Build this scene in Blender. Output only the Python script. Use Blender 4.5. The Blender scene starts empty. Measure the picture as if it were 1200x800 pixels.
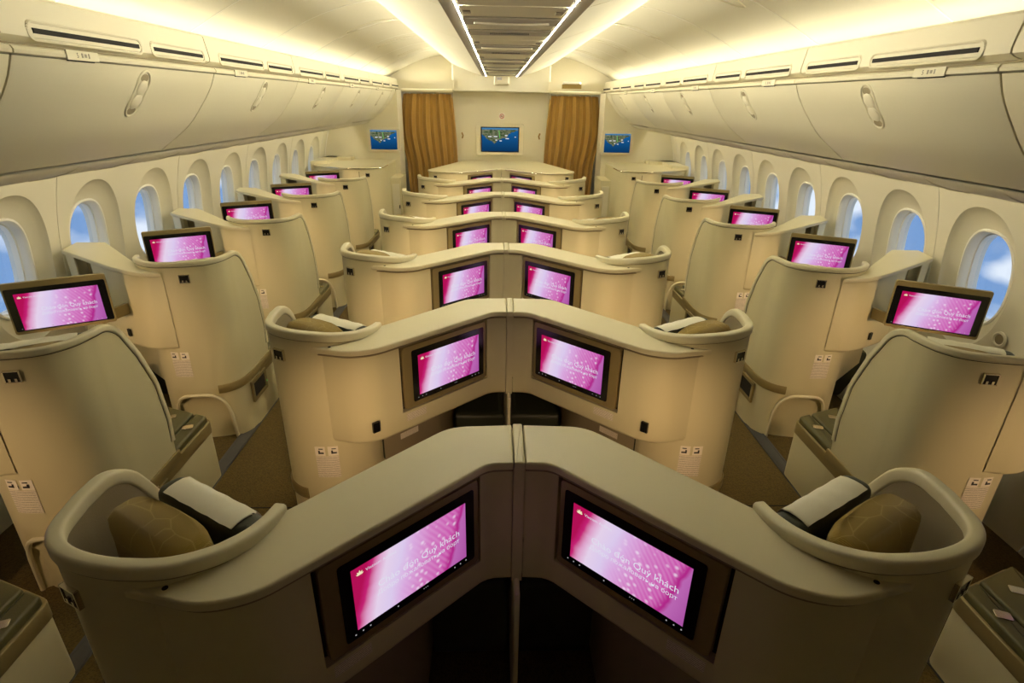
import bpy, math, random
from mathutils import Vector, Matrix, noise
random.seed(7)
scene = bpy.context.scene
COL = scene.collection
PI = math.pi

# ------------------------------------------------------------------ camera
PITCH, YAW, ROLL = 0.408327, 0.0316884, 0.0171931
cam_data = bpy.data.cameras.new('camera')
cam = bpy.data.objects.new('camera', cam_data)
COL.objects.link(cam)
scene.camera = cam
cam_data.sensor_width = 36.0
cam_data.lens = 650.0 / 1200.0 * 36.0
cam_data.clip_start = 0.02
cam_data.clip_end = 200
rot_z = Matrix(((math.cos(YAW), math.sin(YAW), 0), (-math.sin(YAW), math.cos(YAW), 0), (0, 0, 1)))
ax_f = rot_z @ Vector((0, math.cos(PITCH), -math.sin(PITCH)))
ax_u = rot_z @ Vector((0, math.sin(PITCH), math.cos(PITCH)))
ax_r = rot_z @ Vector((1, 0, 0))
ax_r, ax_u = (math.cos(ROLL) * ax_r + math.sin(ROLL) * ax_u), (-math.sin(ROLL) * ax_r + math.cos(ROLL) * ax_u)
m3 = Matrix((ax_r, ax_u, -ax_f)).transposed()
cam.matrix_world = Matrix.Translation((-0.0647, 0.0, 1.91406)) @ m3.to_4x4()

# ------------------------------------------------------------------ world: daylight sky with clouds outside the windows
world = bpy.data.worlds.new('sky')
scene.world = world
world.use_nodes = True
wt = world.node_tree
wt.nodes.clear()
w_out = wt.nodes.new('ShaderNodeOutputWorld')
w_bg = wt.nodes.new('ShaderNodeBackground')
w_tc = wt.nodes.new('ShaderNodeTexCoord')
w_map = wt.nodes.new('ShaderNodeMapping')
w_map.inputs['Scale'].default_value = (1.0, 1.0, 1.8)
w_n = wt.nodes.new('ShaderNodeTexNoise')
w_n.inputs['Scale'].default_value = 9.0
w_n.inputs['Detail'].default_value = 7
w_n.inputs['Roughness'].default_value = 0.36
w_r = wt.nodes.new('ShaderNodeValToRGB')
w_r.color_ramp.elements[0].position = 0.45
w_r.color_ramp.elements[0].color = (0.19, 0.34, 0.62, 1)
w_r.color_ramp.elements[1].position = 0.58
w_r.color_ramp.elements[1].color = (0.80, 0.86, 0.95, 1)
wt.links.new(w_tc.outputs['Generated'], w_map.inputs['Vector'])
wt.links.new(w_map.outputs['Vector'], w_n.inputs['Vector'])
wt.links.new(w_n.outputs['Fac'], w_r.inputs['Fac'])
wt.links.new(w_r.outputs['Color'], w_bg.inputs['Color'])
w_bg.inputs['Strength'].default_value = 1.0
wt.links.new(w_bg.outputs['Background'], w_out.inputs['Surface'])

# ------------------------------------------------------------------ exposure and light levels
scene.view_settings.view_transform = 'Standard'
scene.view_settings.look = 'None'
scene.view_settings.gamma = 1.0
scene.view_settings.use_curve_mapping = False
scene.view_settings.exposure = 0.28
COVE_SIDE = 7.0        # side cove strips above the vent panels
COVE_MID = 13.0         # cove strips on the central fairing
WASH = 9.0             # sidewall wash strips under the bins
READ_W = 15.0           # seat reading lights, watts
COVE_BEAM = 38.0        # narrow cove beams aimed across at the central fairing, watts
RAIL = 125.0             # thin downlight strips along the central ceiling rails
WARM = (1.0, 0.93, 0.74)
WARM_LOW = (1.0, 0.66, 0.37)
scene.cycles.max_bounces = 8
scene.cycles.diffuse_bounces = 5
scene.cycles.transparent_max_bounces = 12

# ------------------------------------------------------------------ materials
MATS = {}
def mat(name, color, rough=0.5, metal=0.0, spec=0.5, bump=None, var=0.0, coat=0.0, sheen=0.0):
    if name in MATS:
        return MATS[name]
    m = bpy.data.materials.new(name)
    m.use_nodes = True
    nt = m.node_tree
    b = nt.nodes['Principled BSDF']
    b.inputs['Base Color'].default_value = (*color, 1)
    b.inputs['Roughness'].default_value = rough
    b.inputs['Metallic'].default_value = metal
    b.inputs['Specular IOR Level'].default_value = spec
    b.inputs['Coat Weight'].default_value = coat
    b.inputs['Sheen Weight'].default_value = sheen
    if bump or var:
        tc = nt.nodes.new('ShaderNodeTexCoord')
        n = nt.nodes.new('ShaderNodeTexNoise')
        n.inputs['Scale'].default_value = bump[0] if bump else 8
        n.inputs['Detail'].default_value = 3
        nt.links.new(tc.outputs['Object'], n.inputs['Vector'])
        if bump:
            bp = nt.nodes.new('ShaderNodeBump')
            bp.inputs['Strength'].default_value = bump[1]
            bp.inputs['Distance'].default_value = 0.002
            nt.links.new(n.outputs['Fac'], bp.inputs['Height'])
            nt.links.new(bp.outputs['Normal'], b.inputs['Normal'])
        if var:
            mx = nt.nodes.new('ShaderNodeMix')
            mx.data_type = 'RGBA'
            mx.inputs[6].default_value = (*[c * (1 - var) for c in color], 1)
            mx.inputs[7].default_value = (*[min(1, c * (1 + var)) for c in color], 1)
            nt.links.new(n.outputs['Fac'], mx.inputs[0])
            nt.links.new(mx.outputs[2], b.inputs['Base Color'])
    MATS[name] = m
    return m

def emit(name, color, strength):
    m = bpy.data.materials.new(name)
    m.use_nodes = True
    nt = m.node_tree
    nt.nodes.clear()
    o = nt.nodes.new('ShaderNodeOutputMaterial')
    e = nt.nodes.new('ShaderNodeEmission')
    e.inputs['Color'].default_value = (*color, 1)
    e.inputs['Strength'].default_value = strength
    nt.links.new(e.outputs[0], o.inputs[0])
    MATS[name] = m
    return m

CREAM = mat('cream_plastic', (0.66, 0.60, 0.37), 0.42, bump=(400, 0.08))
CREAM_TOP = mat('cream_ledge', (0.72, 0.655, 0.43), 0.40, bump=(500, 0.10))
RIM = mat('cream_rim', (0.74, 0.685, 0.47), 0.38)
PANEL = mat('ivory_panel', (0.74, 0.69, 0.52), 0.45)
CEIL = mat('ivory_ceiling', (0.74, 0.70, 0.54), 0.5)
BINM = mat('ivory_bin', (0.69, 0.645, 0.47), 0.42)
KHAKI = mat('khaki_metallic', (0.30, 0.235, 0.10), 0.40, metal=0.25)
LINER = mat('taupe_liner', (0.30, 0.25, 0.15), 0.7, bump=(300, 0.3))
BLACK = mat('black_gloss', (0.006, 0.006, 0.006), 0.18)
DARK = mat('dark_gap', (0.012, 0.010, 0.008), 0.8)
OLIVE = mat('olive_leather', (0.105, 0.095, 0.032), 0.48, bump=(250, 0.35))
DGREEN = mat('dark_green_leather', (0.035, 0.040, 0.022), 0.45, bump=(250, 0.3))
CHROME = mat('chrome', (0.75, 0.70, 0.58), 0.22, metal=1.0)
STEEL = mat('brushed_steel', (0.50, 0.44, 0.34), 0.32, metal=1.0)
WHITE = mat('white_cloth', (0.90, 0.87, 0.70), 0.85, bump=(600, 0.3))
GREY = mat('grey_rail', (0.30, 0.27, 0.21), 0.45)
TRACK = mat('grey_floor_track', (0.085, 0.085, 0.085), 0.4)
SIGNRED = mat('sign_red', (0.55, 0.05, 0.03), 0.5)
SIGNWHITE = mat('sign_white', (0.8, 0.78, 0.70), 0.5)
INK = mat('dark_print', (0.035, 0.03, 0.025), 0.6)
BRASS = mat('brass_fitting', (0.42, 0.31, 0.12), 0.35, metal=0.8)

def carpet_mat():
    m = mat('olive_carpet', (0.075, 0.050, 0.012), 0.95)
    nt = m.node_tree
    b = nt.nodes['Principled BSDF']
    tc = nt.nodes.new('ShaderNodeTexCoord')
    v = nt.nodes.new('ShaderNodeTexVoronoi')
    v.inputs['Scale'].default_value = 130
    n = nt.nodes.new('ShaderNodeTexNoise')
    n.inputs['Scale'].default_value = 45
    r = nt.nodes.new('ShaderNodeValToRGB')
    r.color_ramp.elements[0].color = (0.045, 0.028, 0.006, 1)
    r.color_ramp.elements[1].color = (0.135, 0.090, 0.022, 1)
    ad = nt.nodes.new('ShaderNodeMath')
    ad.operation = 'MULTIPLY_ADD'
    ad.inputs[1].default_value = 0.6
    nt.links.new(tc.outputs['Object'], v.inputs['Vector'])
    nt.links.new(tc.outputs['Object'], n.inputs['Vector'])
    nt.links.new(n.outputs['Fac'], ad.inputs[0])
    nt.links.new(v.outputs['Distance'], ad.inputs[2])
    nt.links.new(ad.outputs[0], r.inputs['Fac'])
    nt.links.new(r.outputs['Color'], b.inputs['Base Color'])
    bp = nt.nodes.new('ShaderNodeBump')
    bp.inputs['Strength'].default_value = 0.6
    bp.inputs['Distance'].default_value = 0.004
    nt.links.new(v.outputs['Distance'], bp.inputs['Height'])
    nt.links.new(bp.outputs['Normal'], b.inputs['Normal'])
    return m
CARPET = carpet_mat()

def fabric_mat(name, base, line):
    """woven cloth with fine curved stitched lines (pillow)"""
    m = mat(name, base, 0.9, sheen=0.2)
    nt = m.node_tree
    b = nt.nodes['Principled BSDF']
    tc = nt.nodes.new('ShaderNodeTexCoord')
    wv = nt.nodes.new('ShaderNodeTexVoronoi')
    wv.feature = 'DISTANCE_TO_EDGE'
    wv.inputs['Scale'].default_value = 11
    r = nt.nodes.new('ShaderNodeValToRGB')
    r.color_ramp.elements[0].position = 0.008
    r.color_ramp.elements[0].color = (*line, 1)
    r.color_ramp.elements[1].position = 0.02
    r.color_ramp.elements[1].color = (*base, 1)
    nt.links.new(tc.outputs['Object'], wv.inputs['Vector'])
    nt.links.new(wv.outputs['Distance'], r.inputs['Fac'])
    nt.links.new(r.outputs['Color'], b.inputs['Base Color'])
    w2 = nt.nodes.new('ShaderNodeTexWave')
    w2.inputs['Scale'].default_value = 160
    bp = nt.nodes.new('ShaderNodeBump')
    bp.inputs['Strength'].default_value = 0.5
    bp.inputs['Distance'].default_value = 0.003
    nt.links.new(tc.outputs['Object'], w2.inputs['Vector'])
    nt.links.new(w2.outputs['Fac'], bp.inputs['Height'])
    nt.links.new(bp.outputs['Normal'], b.inputs['Normal'])
    return m
PILLOW = fabric_mat('pillow_cloth', (0.34, 0.235, 0.045), (0.44, 0.32, 0.08))

def curtain_mat():
    m = mat('ochre_curtain', (0.40, 0.23, 0.045), 0.85, sheen=0.3, bump=(350, 0.3), var=0.15)
    return m
CURTAIN = curtain_mat()

def glass_mat():
    m = bpy.data.materials.new('window_glass')
    m.use_nodes = True
    nt = m.node_tree
    nt.nodes.clear()
    o = nt.nodes.new('ShaderNodeOutputMaterial')
    t = nt.nodes.new('ShaderNodeBsdfTransparent')
    t.inputs['Color'].default_value = (0.93, 0.95, 0.97, 1)
    g = nt.nodes.new('ShaderNodeBsdfGlossy')
    g.inputs['Roughness'].default_value = 0.02
    x = nt.nodes.new('ShaderNodeMixShader')
    x.inputs[0].default_value = 0.05
    nt.links.new(t.outputs[0], x.inputs[1])
    nt.links.new(g.outputs[0], x.inputs[2])
    nt.links.new(x.outputs[0], o.inputs[0])
    return m
GLASS = glass_mat()

def N(nt, kind, **kw):
    n = nt.nodes.new(kind)
    for k, v in kw.items():
        setattr(n, k, v)
    return n

def petal_screen_mat(strength):
    """screen picture: close-up of a pink petal with water drops; flat picture on a lit display"""
    m = bpy.data.materials.new('petal_display')
    m.use_nodes = True
    nt = m.node_tree
    nt.nodes.clear()
    L = nt.links.new
    out = N(nt, 'ShaderNodeOutputMaterial')
    em = N(nt, 'ShaderNodeEmission')
    em.inputs['Strength'].default_value = strength
    tc = N(nt, 'ShaderNodeTexCoord')
    sep = N(nt, 'ShaderNodeSeparateXYZ')
    L(tc.outputs['Generated'], sep.inputs[0])
    # slanted coordinate s = x - 0.30*z
    sl = N(nt, 'ShaderNodeMath', operation='MULTIPLY_ADD')
    L(sep.outputs['Z'], sl.inputs[0])
    sl.inputs[1].default_value = -0.16
    L(sep.outputs['X'], sl.inputs[2])
    nz = N(nt, 'ShaderNodeTexNoise')
    nz.inputs['Scale'].default_value = 3
    L(tc.outputs['Generated'], nz.inputs['Vector'])
    s2 = N(nt, 'ShaderNodeMath', operation='MULTIPLY_ADD')
    L(nz.outputs['Fac'], s2.inputs[0])
    s2.inputs[1].default_value = 0.08
    L(sl.outputs[0], s2.inputs[2])
    ramp = N(nt, 'ShaderNodeValToRGB')
    cr = ramp.color_ramp
    cr.elements[0].position = -0.0
    cr.elements[0].color = (0.50, 0.006, 0.10, 1)
    cr.elements[1].position = 1.0
    cr.elements[1].color = (0.46, 0.10, 0.42, 1)
    for p, c in ((0.05, (0.62, 0.02, 0.20, 1)), (0.11, (0.82, 0.40, 0.66, 1)), (0.18, (0.88, 0.72, 0.93, 1)), (0.30, (0.80, 0.66, 0.95, 1)),
                 (0.40, (0.78, 0.44, 0.82, 1)), (0.56, (0.72, 0.22, 0.60, 1)), (0.78, (0.66, 0.10, 0.46, 1)), (0.85, (0.48, 0.02, 0.27, 1)), (0.88, (0.55, 0.15, 0.50, 1))):
        e = cr.elements.new(p)
        e.color = c
    L(s2.outputs[0], ramp.inputs['Fac'])
    # petal veins fanning up to the right
    mp = N(nt, 'ShaderNodeMapping')
    mp.inputs['Rotation'].default_value = (0, math.radians(32), 0)
    mp.inputs['Scale'].default_value = (1.0, 1.0, 0.62)
    L(tc.outputs['Generated'], mp.inputs['Vector'])
    wv = N(nt, 'ShaderNodeTexWave')
    wv.bands_direction = 'X'
    wv.inputs['Scale'].default_value = 7.5
    wv.inputs['Distortion'].default_value = 1.6
    wv.inputs['Detail'].default_value = 2
    L(mp.outputs[0], wv.inputs['Vector'])
    # water drops
    mp2 = N(nt, 'ShaderNodeMapping')
    mp2.inputs['Scale'].default_value = (1.78, 1.0, 1.0)
    L(tc.outputs['Generated'], mp2.inputs['Vector'])
    vo = N(nt, 'ShaderNodeTexVoronoi')
    vo.inputs['Scale'].default_value = 8.5
    vo.inputs['Randomness'].default_value = 0.85
    L(mp2.outputs[0], vo.inputs['Vector'])
    dr = N(nt, 'ShaderNodeValToRGB')
    dr.color_ramp.elements[0].position = 0.10
    dr.color_ramp.elements[0].color = (1, 1, 1, 1)
    dr.color_ramp.elements[1].position = 0.34
    dr.color_ramp.elements[1].color = (0, 0, 0, 1)
    L(vo.outputs['Distance'], dr.inputs['Fac'])
    # drops and veins live to the right of the pale band
    mk = N(nt, 'ShaderNodeMapRange')
    mk.inputs['From Min'].default_value = 0.22
    mk.inputs['From Max'].default_value = 0.42
    L(sl.outputs[0], mk.inputs['Value'])
    mk2 = N(nt, 'ShaderNodeMapRange')
    mk2.inputs['From Min'].default_value = 0.84
    mk2.inputs['From Max'].default_value = 0.80
    L(s2.outputs[0], mk2.inputs['Value'])
    mm = N(nt, 'ShaderNodeMath', operation='MULTIPLY')
    L(mk.outputs[0], mm.inputs[0])
    L(mk2.outputs[0], mm.inputs[1])
    vf = N(nt, 'ShaderNodeMath', operation='MULTIPLY')
    L(wv.outputs['Fac'], vf.inputs[0])
    vf.inputs[1].default_value = 0.17
    vf2 = N(nt, 'ShaderNodeMath', operation='MULTIPLY')
    L(vf.outputs[0], vf2.inputs[0])
    L(mm.outputs[0], vf2.inputs[1])
    c1 = N(nt, 'ShaderNodeMix', data_type='RGBA')
    L(vf2.outputs[0], c1.inputs[0])
    L(ramp.outputs['Color'], c1.inputs[6])
    c1.inputs[7].default_value = (0.92, 0.62, 0.90, 1)
    df = N(nt, 'ShaderNodeMath', operation='MULTIPLY')
    L(dr.outputs['Color'], df.inputs[0])
    L(mm.outputs[0], df.inputs[1])
    df2 = N(nt, 'ShaderNodeMath', operation='MULTIPLY')
    L(df.outputs[0], df2.inputs[0])
    df2.inputs[1].default_value = 0.75
    c2 = N(nt, 'ShaderNodeMix', data_type='RGBA')
    L(df2.outputs[0], c2.inputs[0])
    L(c1.outputs[2], c2.inputs[6])
    c2.inputs[7].default_value = (0.95, 0.80, 0.97, 1)
    L(c2.outputs[2], em.inputs['Color'])
    L(em.outputs[0], out.inputs[0])
    return m
PETAL = petal_screen_mat(0.72)

def map_screen_mat(strength):
    """screen picture: route map, green land above a blue sea"""
    m = bpy.data.materials.new('map_display')
    m.use_nodes = True
    nt = m.node_tree
    nt.nodes.clear()
    L = nt.links.new
    out = N(nt, 'ShaderNodeOutputMaterial')
    em = N(nt, 'ShaderNodeEmission')
    em.inputs['Strength'].default_value = strength
    tc = N(nt, 'ShaderNodeTexCoord')
    sep = N(nt, 'ShaderNodeSeparateXYZ')
    L(tc.outputs['Generated'], sep.inputs[0])
    nz = N(nt, 'ShaderNodeTexNoise')
    nz.inputs['Scale'].default_value = 5.0
    nz.inputs['Detail'].default_value = 6
    L(tc.outputs['Generated'], nz.inputs['Vector'])
    # land where z + 0.35*(noise-.5) - 0.9*|x-0.36| > 0.44
    ax = N(nt, 'ShaderNodeMath', operation='SUBTRACT')
    L(sep.outputs['X'], ax.inputs[0])
    ax.inputs[1].default_value = 0.34
    ab = N(nt, 'ShaderNodeMath', operation='ABSOLUTE')
    L(ax.outputs[0], ab.inputs[0])
    a2 = N(nt, 'ShaderNodeMath', operation='MULTIPLY_ADD')
    L(ab.outputs[0], a2.inputs[0])
    a2.inputs[1].default_value = -0.85
    L(sep.outputs['Z'], a2.inputs[2])
    a3 = N(nt, 'ShaderNodeMath', operation='MULTIPLY_ADD')
    L(nz.outputs['Fac'], a3.inputs[0])
    a3.inputs[1].default_value = 0.45
    L(a2.outputs[0], a3.inputs[2])
    land = N(nt, 'ShaderNodeMapRange')
    land.inputs['From Min'].default_value = 0.59
    land.inputs['From Max'].default_value = 0.62
    L(a3.outputs[0], land.inputs['Value'])
    lc = N(nt, 'ShaderNodeValToRGB')
    lc.color_ramp.elements[0].position = 0.35
    lc.color_ramp.elements[0].color = (0.05, 0.12, 0.03, 1)
    lc.color_ramp.elements[1].position = 0.65
    lc.color_ramp.elements[1].color = (0.42, 0.42, 0.26, 1)
    n2 = N(nt, 'ShaderNodeTexNoise')
    n2.inputs['Scale'].default_value = 14
    L(tc.outputs['Generated'], n2.inputs['Vector'])
    L(n2.outputs['Fac'], lc.inputs['Fac'])
    sea = N(nt, 'ShaderNodeValToRGB')
    sea.color_ramp.elements[0].color = (0.006, 0.065, 0.20, 1)
    sea.color_ramp.elements[1].color = (0.02, 0.22, 0.62, 1)
    L(sep.outputs['Z'], sea.inputs['Fac'])
    c = N(nt, 'ShaderNodeMix', data_type='RGBA')
    L(land.outputs[0], c.inputs[0])
    L(sea.outputs['Color'], c.inputs[6])
    L(lc.outputs['Color'], c.inputs[7])
    # bright sky band on the horizon at the top
    hz = N(nt, 'ShaderNodeMapRange')
    hz.inputs['From Min'].default_value = 0.91
    hz.inputs['From Max'].default_value = 0.96
    L(sep.outputs['Z'], hz.inputs['Value'])
    c2 = N(nt, 'ShaderNodeMix', data_type='RGBA')
    L(hz.outputs[0], c2.inputs[0])
    L(c.outputs[2], c2.inputs[6])
    c2.inputs[7].default_value = (0.10, 0.40, 0.85, 1)
    L(c2.outputs[2], em.inputs['Color'])
    L(em.outputs[0], out.inputs[0])
    return m
MAPPIC = map_screen_mat(0.42)

def placard_mat():
    """flat print: light placard with rows of small dark type"""
    m = mat('printed_placard', (0.88, 0.80, 0.65), 0.6)
    nt = m.node_tree
    b = nt.nodes['Principled BSDF']
    tc = nt.nodes.new('ShaderNodeTexCoord')
    sep = nt.nodes.new('ShaderNodeSeparateXYZ')
    nt.links.new(tc.outputs['UV'], sep.inputs[0])
    w = nt.nodes.new('ShaderNodeTexWave')
    w.bands_direction = 'Y'
    w.inputs['Scale'].default_value = 4.2
    nt.links.new(tc.outputs['UV'], w.inputs['Vector'])
    n = nt.nodes.new('ShaderNodeTexNoise')
    n.inputs['Scale'].default_value = 34
    nt.links.new(tc.outputs['UV'], n.inputs['Vector'])
    g = nt.nodes.new('ShaderNodeMath')
    g.operation = 'MULTIPLY'
    nt.links.new(w.outputs['Fac'], g.inputs[0])
    nt.links.new(n.outputs['Fac'], g.inputs[1])
    r = nt.nodes.new('ShaderNodeValToRGB')
    r.color_ramp.elements[0].position = 0.30
    r.color_ramp.elements[0].color = (0.88, 0.80, 0.65, 1)
    r.color_ramp.elements[1].position = 0.44
    r.color_ramp.elements[1].color = (0.36, 0.30, 0.22, 1)
    nt.links.new(g.outputs[0], r.inputs['Fac'])
    nt.links.new(r.outputs['Color'], b.inputs['Base Color'])
    return m
PLACARD = placard_mat()
PLAIN_PLACARD = mat('placard_header', (0.90, 0.83, 0.69), 0.6)
SIDE_LED = emit('side_cove_led', WARM, COVE_SIDE)
RAIL_LED = emit('rail_downlight_led', (1.0, 0.94, 0.77), RAIL)
MID_LED = emit('central_cove_led', WARM, COVE_MID)
WASH_LED = emit('sidewall_wash_led', WARM, WASH)
LAMP_GLOW = emit('reading_lamp_glow', WARM_LOW, 2.0)
SIGN_GLOW = emit('sign_glow', (1.0, 0.85, 0.6), 0.35)
TXT_WHITE = emit('screen_text_white', (0.80, 0.80, 0.92), 0.75)
TXT_GOLD = emit('screen_logo_gold', (0.95, 0.85, 0.55), 0.75)
MAP_TXT = emit('map_text_white', (0.9, 0.92, 0.95), 0.8)
MAP_GREEN = emit('map_route_green', (0.15, 0.8, 0.12), 0.7)
ICON = emit('touch_icon', (0.8, 0.8, 0.8), 0.4)

# ------------------------------------------------------------------ mesh helpers
class MB:
    """collects polygons; build() links them as one mesh object, mirrored in x when s = -1"""
    def __init__(self):
        self.v, self.f, self.uv = [], [], {}
    def add(self, verts, faces):
        o = len(self.v)
        self.v += [tuple(p) for p in verts]
        self.f += [tuple(i + o for i in f) for f in faces]
        return o
    def grid(self, rows, close_u=False, close_v=False):
        nv, nu = len(rows), len(rows[0])
        vs = [p for r in rows for p in r]
        fs = []
        for j in range(nv if close_v else nv - 1):
            for i in range(nu if close_u else nu - 1):
                a = j * nu + i
                b = j * nu + (i + 1) % nu
                c = ((j + 1) % nv) * nu + (i + 1) % nu
                d = ((j + 1) % nv) * nu + i
                fs.append((a, b, c, d))
        return self.add(vs, fs)
    def box(self, c, d, rz=0.0, ax=None):
        hx, hy, hz = d[0] / 2, d[1] / 2, d[2] / 2
        cs, sn = math.cos(rz), math.sin(rz)
        vs = []
        for z in (-hz, hz):
            for x, y in ((-hx, -hy), (hx, -hy), (hx, hy), (-hx, hy)):
                vs.append((c[0] + x * cs - y * sn, c[1] + x * sn + y * cs, c[2] + z))
        self.add(vs, [(3, 2, 1, 0), (4, 5, 6, 7), (0, 1, 5, 4), (1, 2, 6, 5), (2, 3, 7, 6), (3, 0, 4, 7)])
    def prism(self, poly, z0, z1, r=0.0, seg=3, ztop=None, rb=None):
        """vertical prism of a ccw polygon with rounded top (r) and bottom (rb) edges"""
        rb = r if rb is None else rb
        rings = []
        if rb > 0:
            rings.append((rb * 1.0 + 0.002, z0, 0))
            for k in range(seg + 1):
                a = PI / 2 * k / seg
                rings.append((rb * (1 - math.sin(a)), z0 + rb * (1 - math.cos(a)), 0))
        else:
            rings.append((0, z0, 0))
        if r > 0:
            for k in range(seg + 1):
                a = PI / 2 * k / seg
                rings.append((r * (1 - math.cos(a)), z1 - r * (1 - math.sin(a)), 1))
            rings.append((r + 0.002, z1, 1))
        else:
            rings.append((0, z1, 1))
        n = len(poly)
        vs, fs = [], []
        for ins, z, top in rings:
            for x, y in (offset_poly(poly, -ins) if ins > 1e-6 else poly):
                zz = z + (ztop(x, y) if ztop else 0)
                vs.append((x, y, zz))
        for j in range(len(rings) - 1):
            for i in range(n):
                k = (i + 1) % n
                fs.append((j * n + i, j * n + k, (j + 1) * n + k, (j + 1) * n + i))
        fs.append(tuple(reversed(range(n))))
        fs.append(tuple((len(rings) - 1) * n + i for i in range(n)))
        self.add(vs, fs)
    def tube(self, path, r, seg=8, closed=False, cap=True):
        pts = [Vector(p) for p in path]
        rows = []
        n = len(pts)
        up = Vector((0.13, 0.31, 0.94)).normalized()
        for i, p in enumerate(pts):
            a = pts[(i - 1) % n] if (closed or i > 0) else p
            b = pts[(i + 1) % n] if (closed or i < n - 1) else p
            t = (b - a).normalized()
            u = t.cross(up)
            if u.length < 1e-3:
                u = t.cross(Vector((1, 0, 0)))
            u.normalize()
            w = u.cross(t)
            rows.append([p + u * (r * math.cos(2 * PI * k / seg)) + w * (r * math.sin(2 * PI * k / seg)) for k in range(seg)])
        o = self.grid(rows, close_u=True, close_v=closed)
        if cap and not closed:
            self.f.append(tuple(o + k for k in range(seg)))
            self.f.append(tuple(o + (n - 1) * seg + k for k in reversed(range(seg))))
    def sweep(self, pts, A, B, prof, cap=True, closed=False):
        """profile (a,b) swept along pts; A, B give the two frame vectors per point"""
        rows = [[p + a * pa + b * pb for pa, pb in prof] for p, a, b in zip(pts, A, B)]
        o = self.grid(rows, close_u=True, close_v=closed)
        m = len(prof)
        if cap and not closed:
            self.f.append(tuple(o + k for k in range(m)))
            self.f.append(tuple(o + (len(pts) - 1) * m + k for k in reversed(range(m))))
    def build(self, name, material, parent=None, s=1, loc=None, rz=None, angle=35, flat=False, uv=None):
        me = bpy.data.meshes.new(name)
        vs = [(x * s, y, z) for x, y, z in self.v]
        fs = [tuple(reversed(f)) for f in self.f] if s < 0 else self.f
        me.from_pydata(vs, [], fs)
        if uv:
            lay = me.uv_layers.new(name='UVMap')
            for li, lp in enumerate(me.loops):
                lay.data[li].uv = uv[lp.vertex_index]
        me.materials.append(material)
        me.validate()
        if not flat:
            me.shade_smooth()
            me.set_sharp_from_angle(angle=math.radians(angle))
        o = bpy.data.objects.new(name, me)
        COL.objects.link(o)
        if parent:
            o.parent = parent
        if loc:
            o.location = loc
        if rz is not None:
            o.rotation_euler = (0, 0, rz)
        return o

def offset_poly(poly, d):
    """offset a ccw polygon outward by d (negative shrinks)"""
    n = len(poly)
    out = []
    for i in range(n):
        p0, p1, p2 = Vector(poly[i - 1]), Vector(poly[i]), Vector(poly[(i + 1) % n])
        e1, e2 = (p1 - p0), (p2 - p1)
        if e1.length < 1e-9 or e2.length < 1e-9:
            out.append(tuple(p1))
            continue
        e1.normalize(); e2.normalize()
        n1, n2 = Vector((e1.y, -e1.x)), Vector((e2.y, -e2.x))
        b = n1 + n2
        if b.length < 1e-6:
            b = n1.copy()
        b.normalize()
        c = max(0.35, b.dot(n1))
        q = p1 + b * (d / c)
        out.append((q.x, q.y))
    return out

def offset_line(line, d):
    """offset an open polyline to its right side by d"""
    out = []
    n = len(line)
    for i in range(n):
        p = Vector(line[i])
        a = Vector(line[max(i - 1, 0)]); b = Vector(line[min(i + 1, n - 1)])
        e1 = (p - a) if i > 0 else (b - p)
        e2 = (b - p) if i < n - 1 else (p - a)
        e1.normalize(); e2.normalize()
        n1, n2 = Vector((e1.y, -e1.x)), Vector((e2.y, -e2.x))
        m = (n1 + n2).normalized()
        q = p + m * (d / max(0.4, m.dot(n1)))
        out.append((q.x, q.y))
    return out

def area(poly):
    return sum(poly[i - 1][0] * poly[i][1] - poly[i][0] * poly[i - 1][1] for i in range(len(poly))) / 2
def ccw(poly):
    return poly if area(poly) > 0 else list(reversed(poly))

def rounded(pts, rad, seg=5, closed=False):
    """round the corners of a polyline"""
    n = len(pts)
    out = []
    for i in range(n):
        r = rad[i] if isinstance(rad, (list, tuple)) else rad
        if (not closed and i in (0, n - 1)) or r <= 0:
            out.append(tuple(pts[i]))
            continue
        p = Vector(pts[i]); a = Vector(pts[i - 1]); b = Vector(pts[(i + 1) % n])
        da, db = (a - p), (b - p)
        r2 = min(r, da.length * 0.45, db.length * 0.45)
        s0, s1 = p + da.normalized() * r2, p + db.normalized() * r2
        for k in range(seg + 1):
            t = k / seg
            q = s0 * (1 - t) ** 2 + p * (2 * t * (1 - t)) + s1 * t ** 2
            out.append(tuple(q))
    return out

def rrect(w, h, r, seg=4, cx=0, cy=0):
    pts = []
    for (sx, sy, a0) in ((1, -1, -PI / 2), (1, 1, 0), (-1, 1, PI / 2), (-1, -1, PI)):
        for k in range(seg + 1):
            a = a0 + PI / 2 * k / seg
            pts.append((cx + sx * (w / 2 - r) + r * math.cos(a), cy + sy * (h / 2 - r) + r * math.sin(a)))
    return pts

def spline(pts, n):
    """Catmull-Rom through pts, n points evenly spaced by arc length"""
    P = [Vector(p) for p in pts]
    P = [P[0] * 2 - P[1]] + P + [P[-1] * 2 - P[-2]]
    fine = []
    for i in range(1, len(P) - 2):
        for k in range(20):
            t = k / 20
            a, b, c, d = P[i - 1], P[i], P[i + 1], P[i + 2]
            fine.append(0.5 * ((2 * b) + (c - a) * t + (2 * a - 5 * b + 4 * c - d) * t * t + (3 * b - a - 3 * c + d) * t ** 3))
    fine.append(P[-2])
    acc = [0.0]
    for a, b in zip(fine, fine[1:]):
        acc.append(acc[-1] + (b - a).length)
    out = []
    j = 0
    for k in range(n):
        t = acc[-1] * k / (n - 1)
        while j < len(acc) - 2 and acc[j + 1] < t:
            j += 1
        f = (t - acc[j]) / max(1e-9, acc[j + 1] - acc[j])
        out.append(fine[j].lerp(fine[j + 1], min(1, max(0, f))))
    return out

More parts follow.
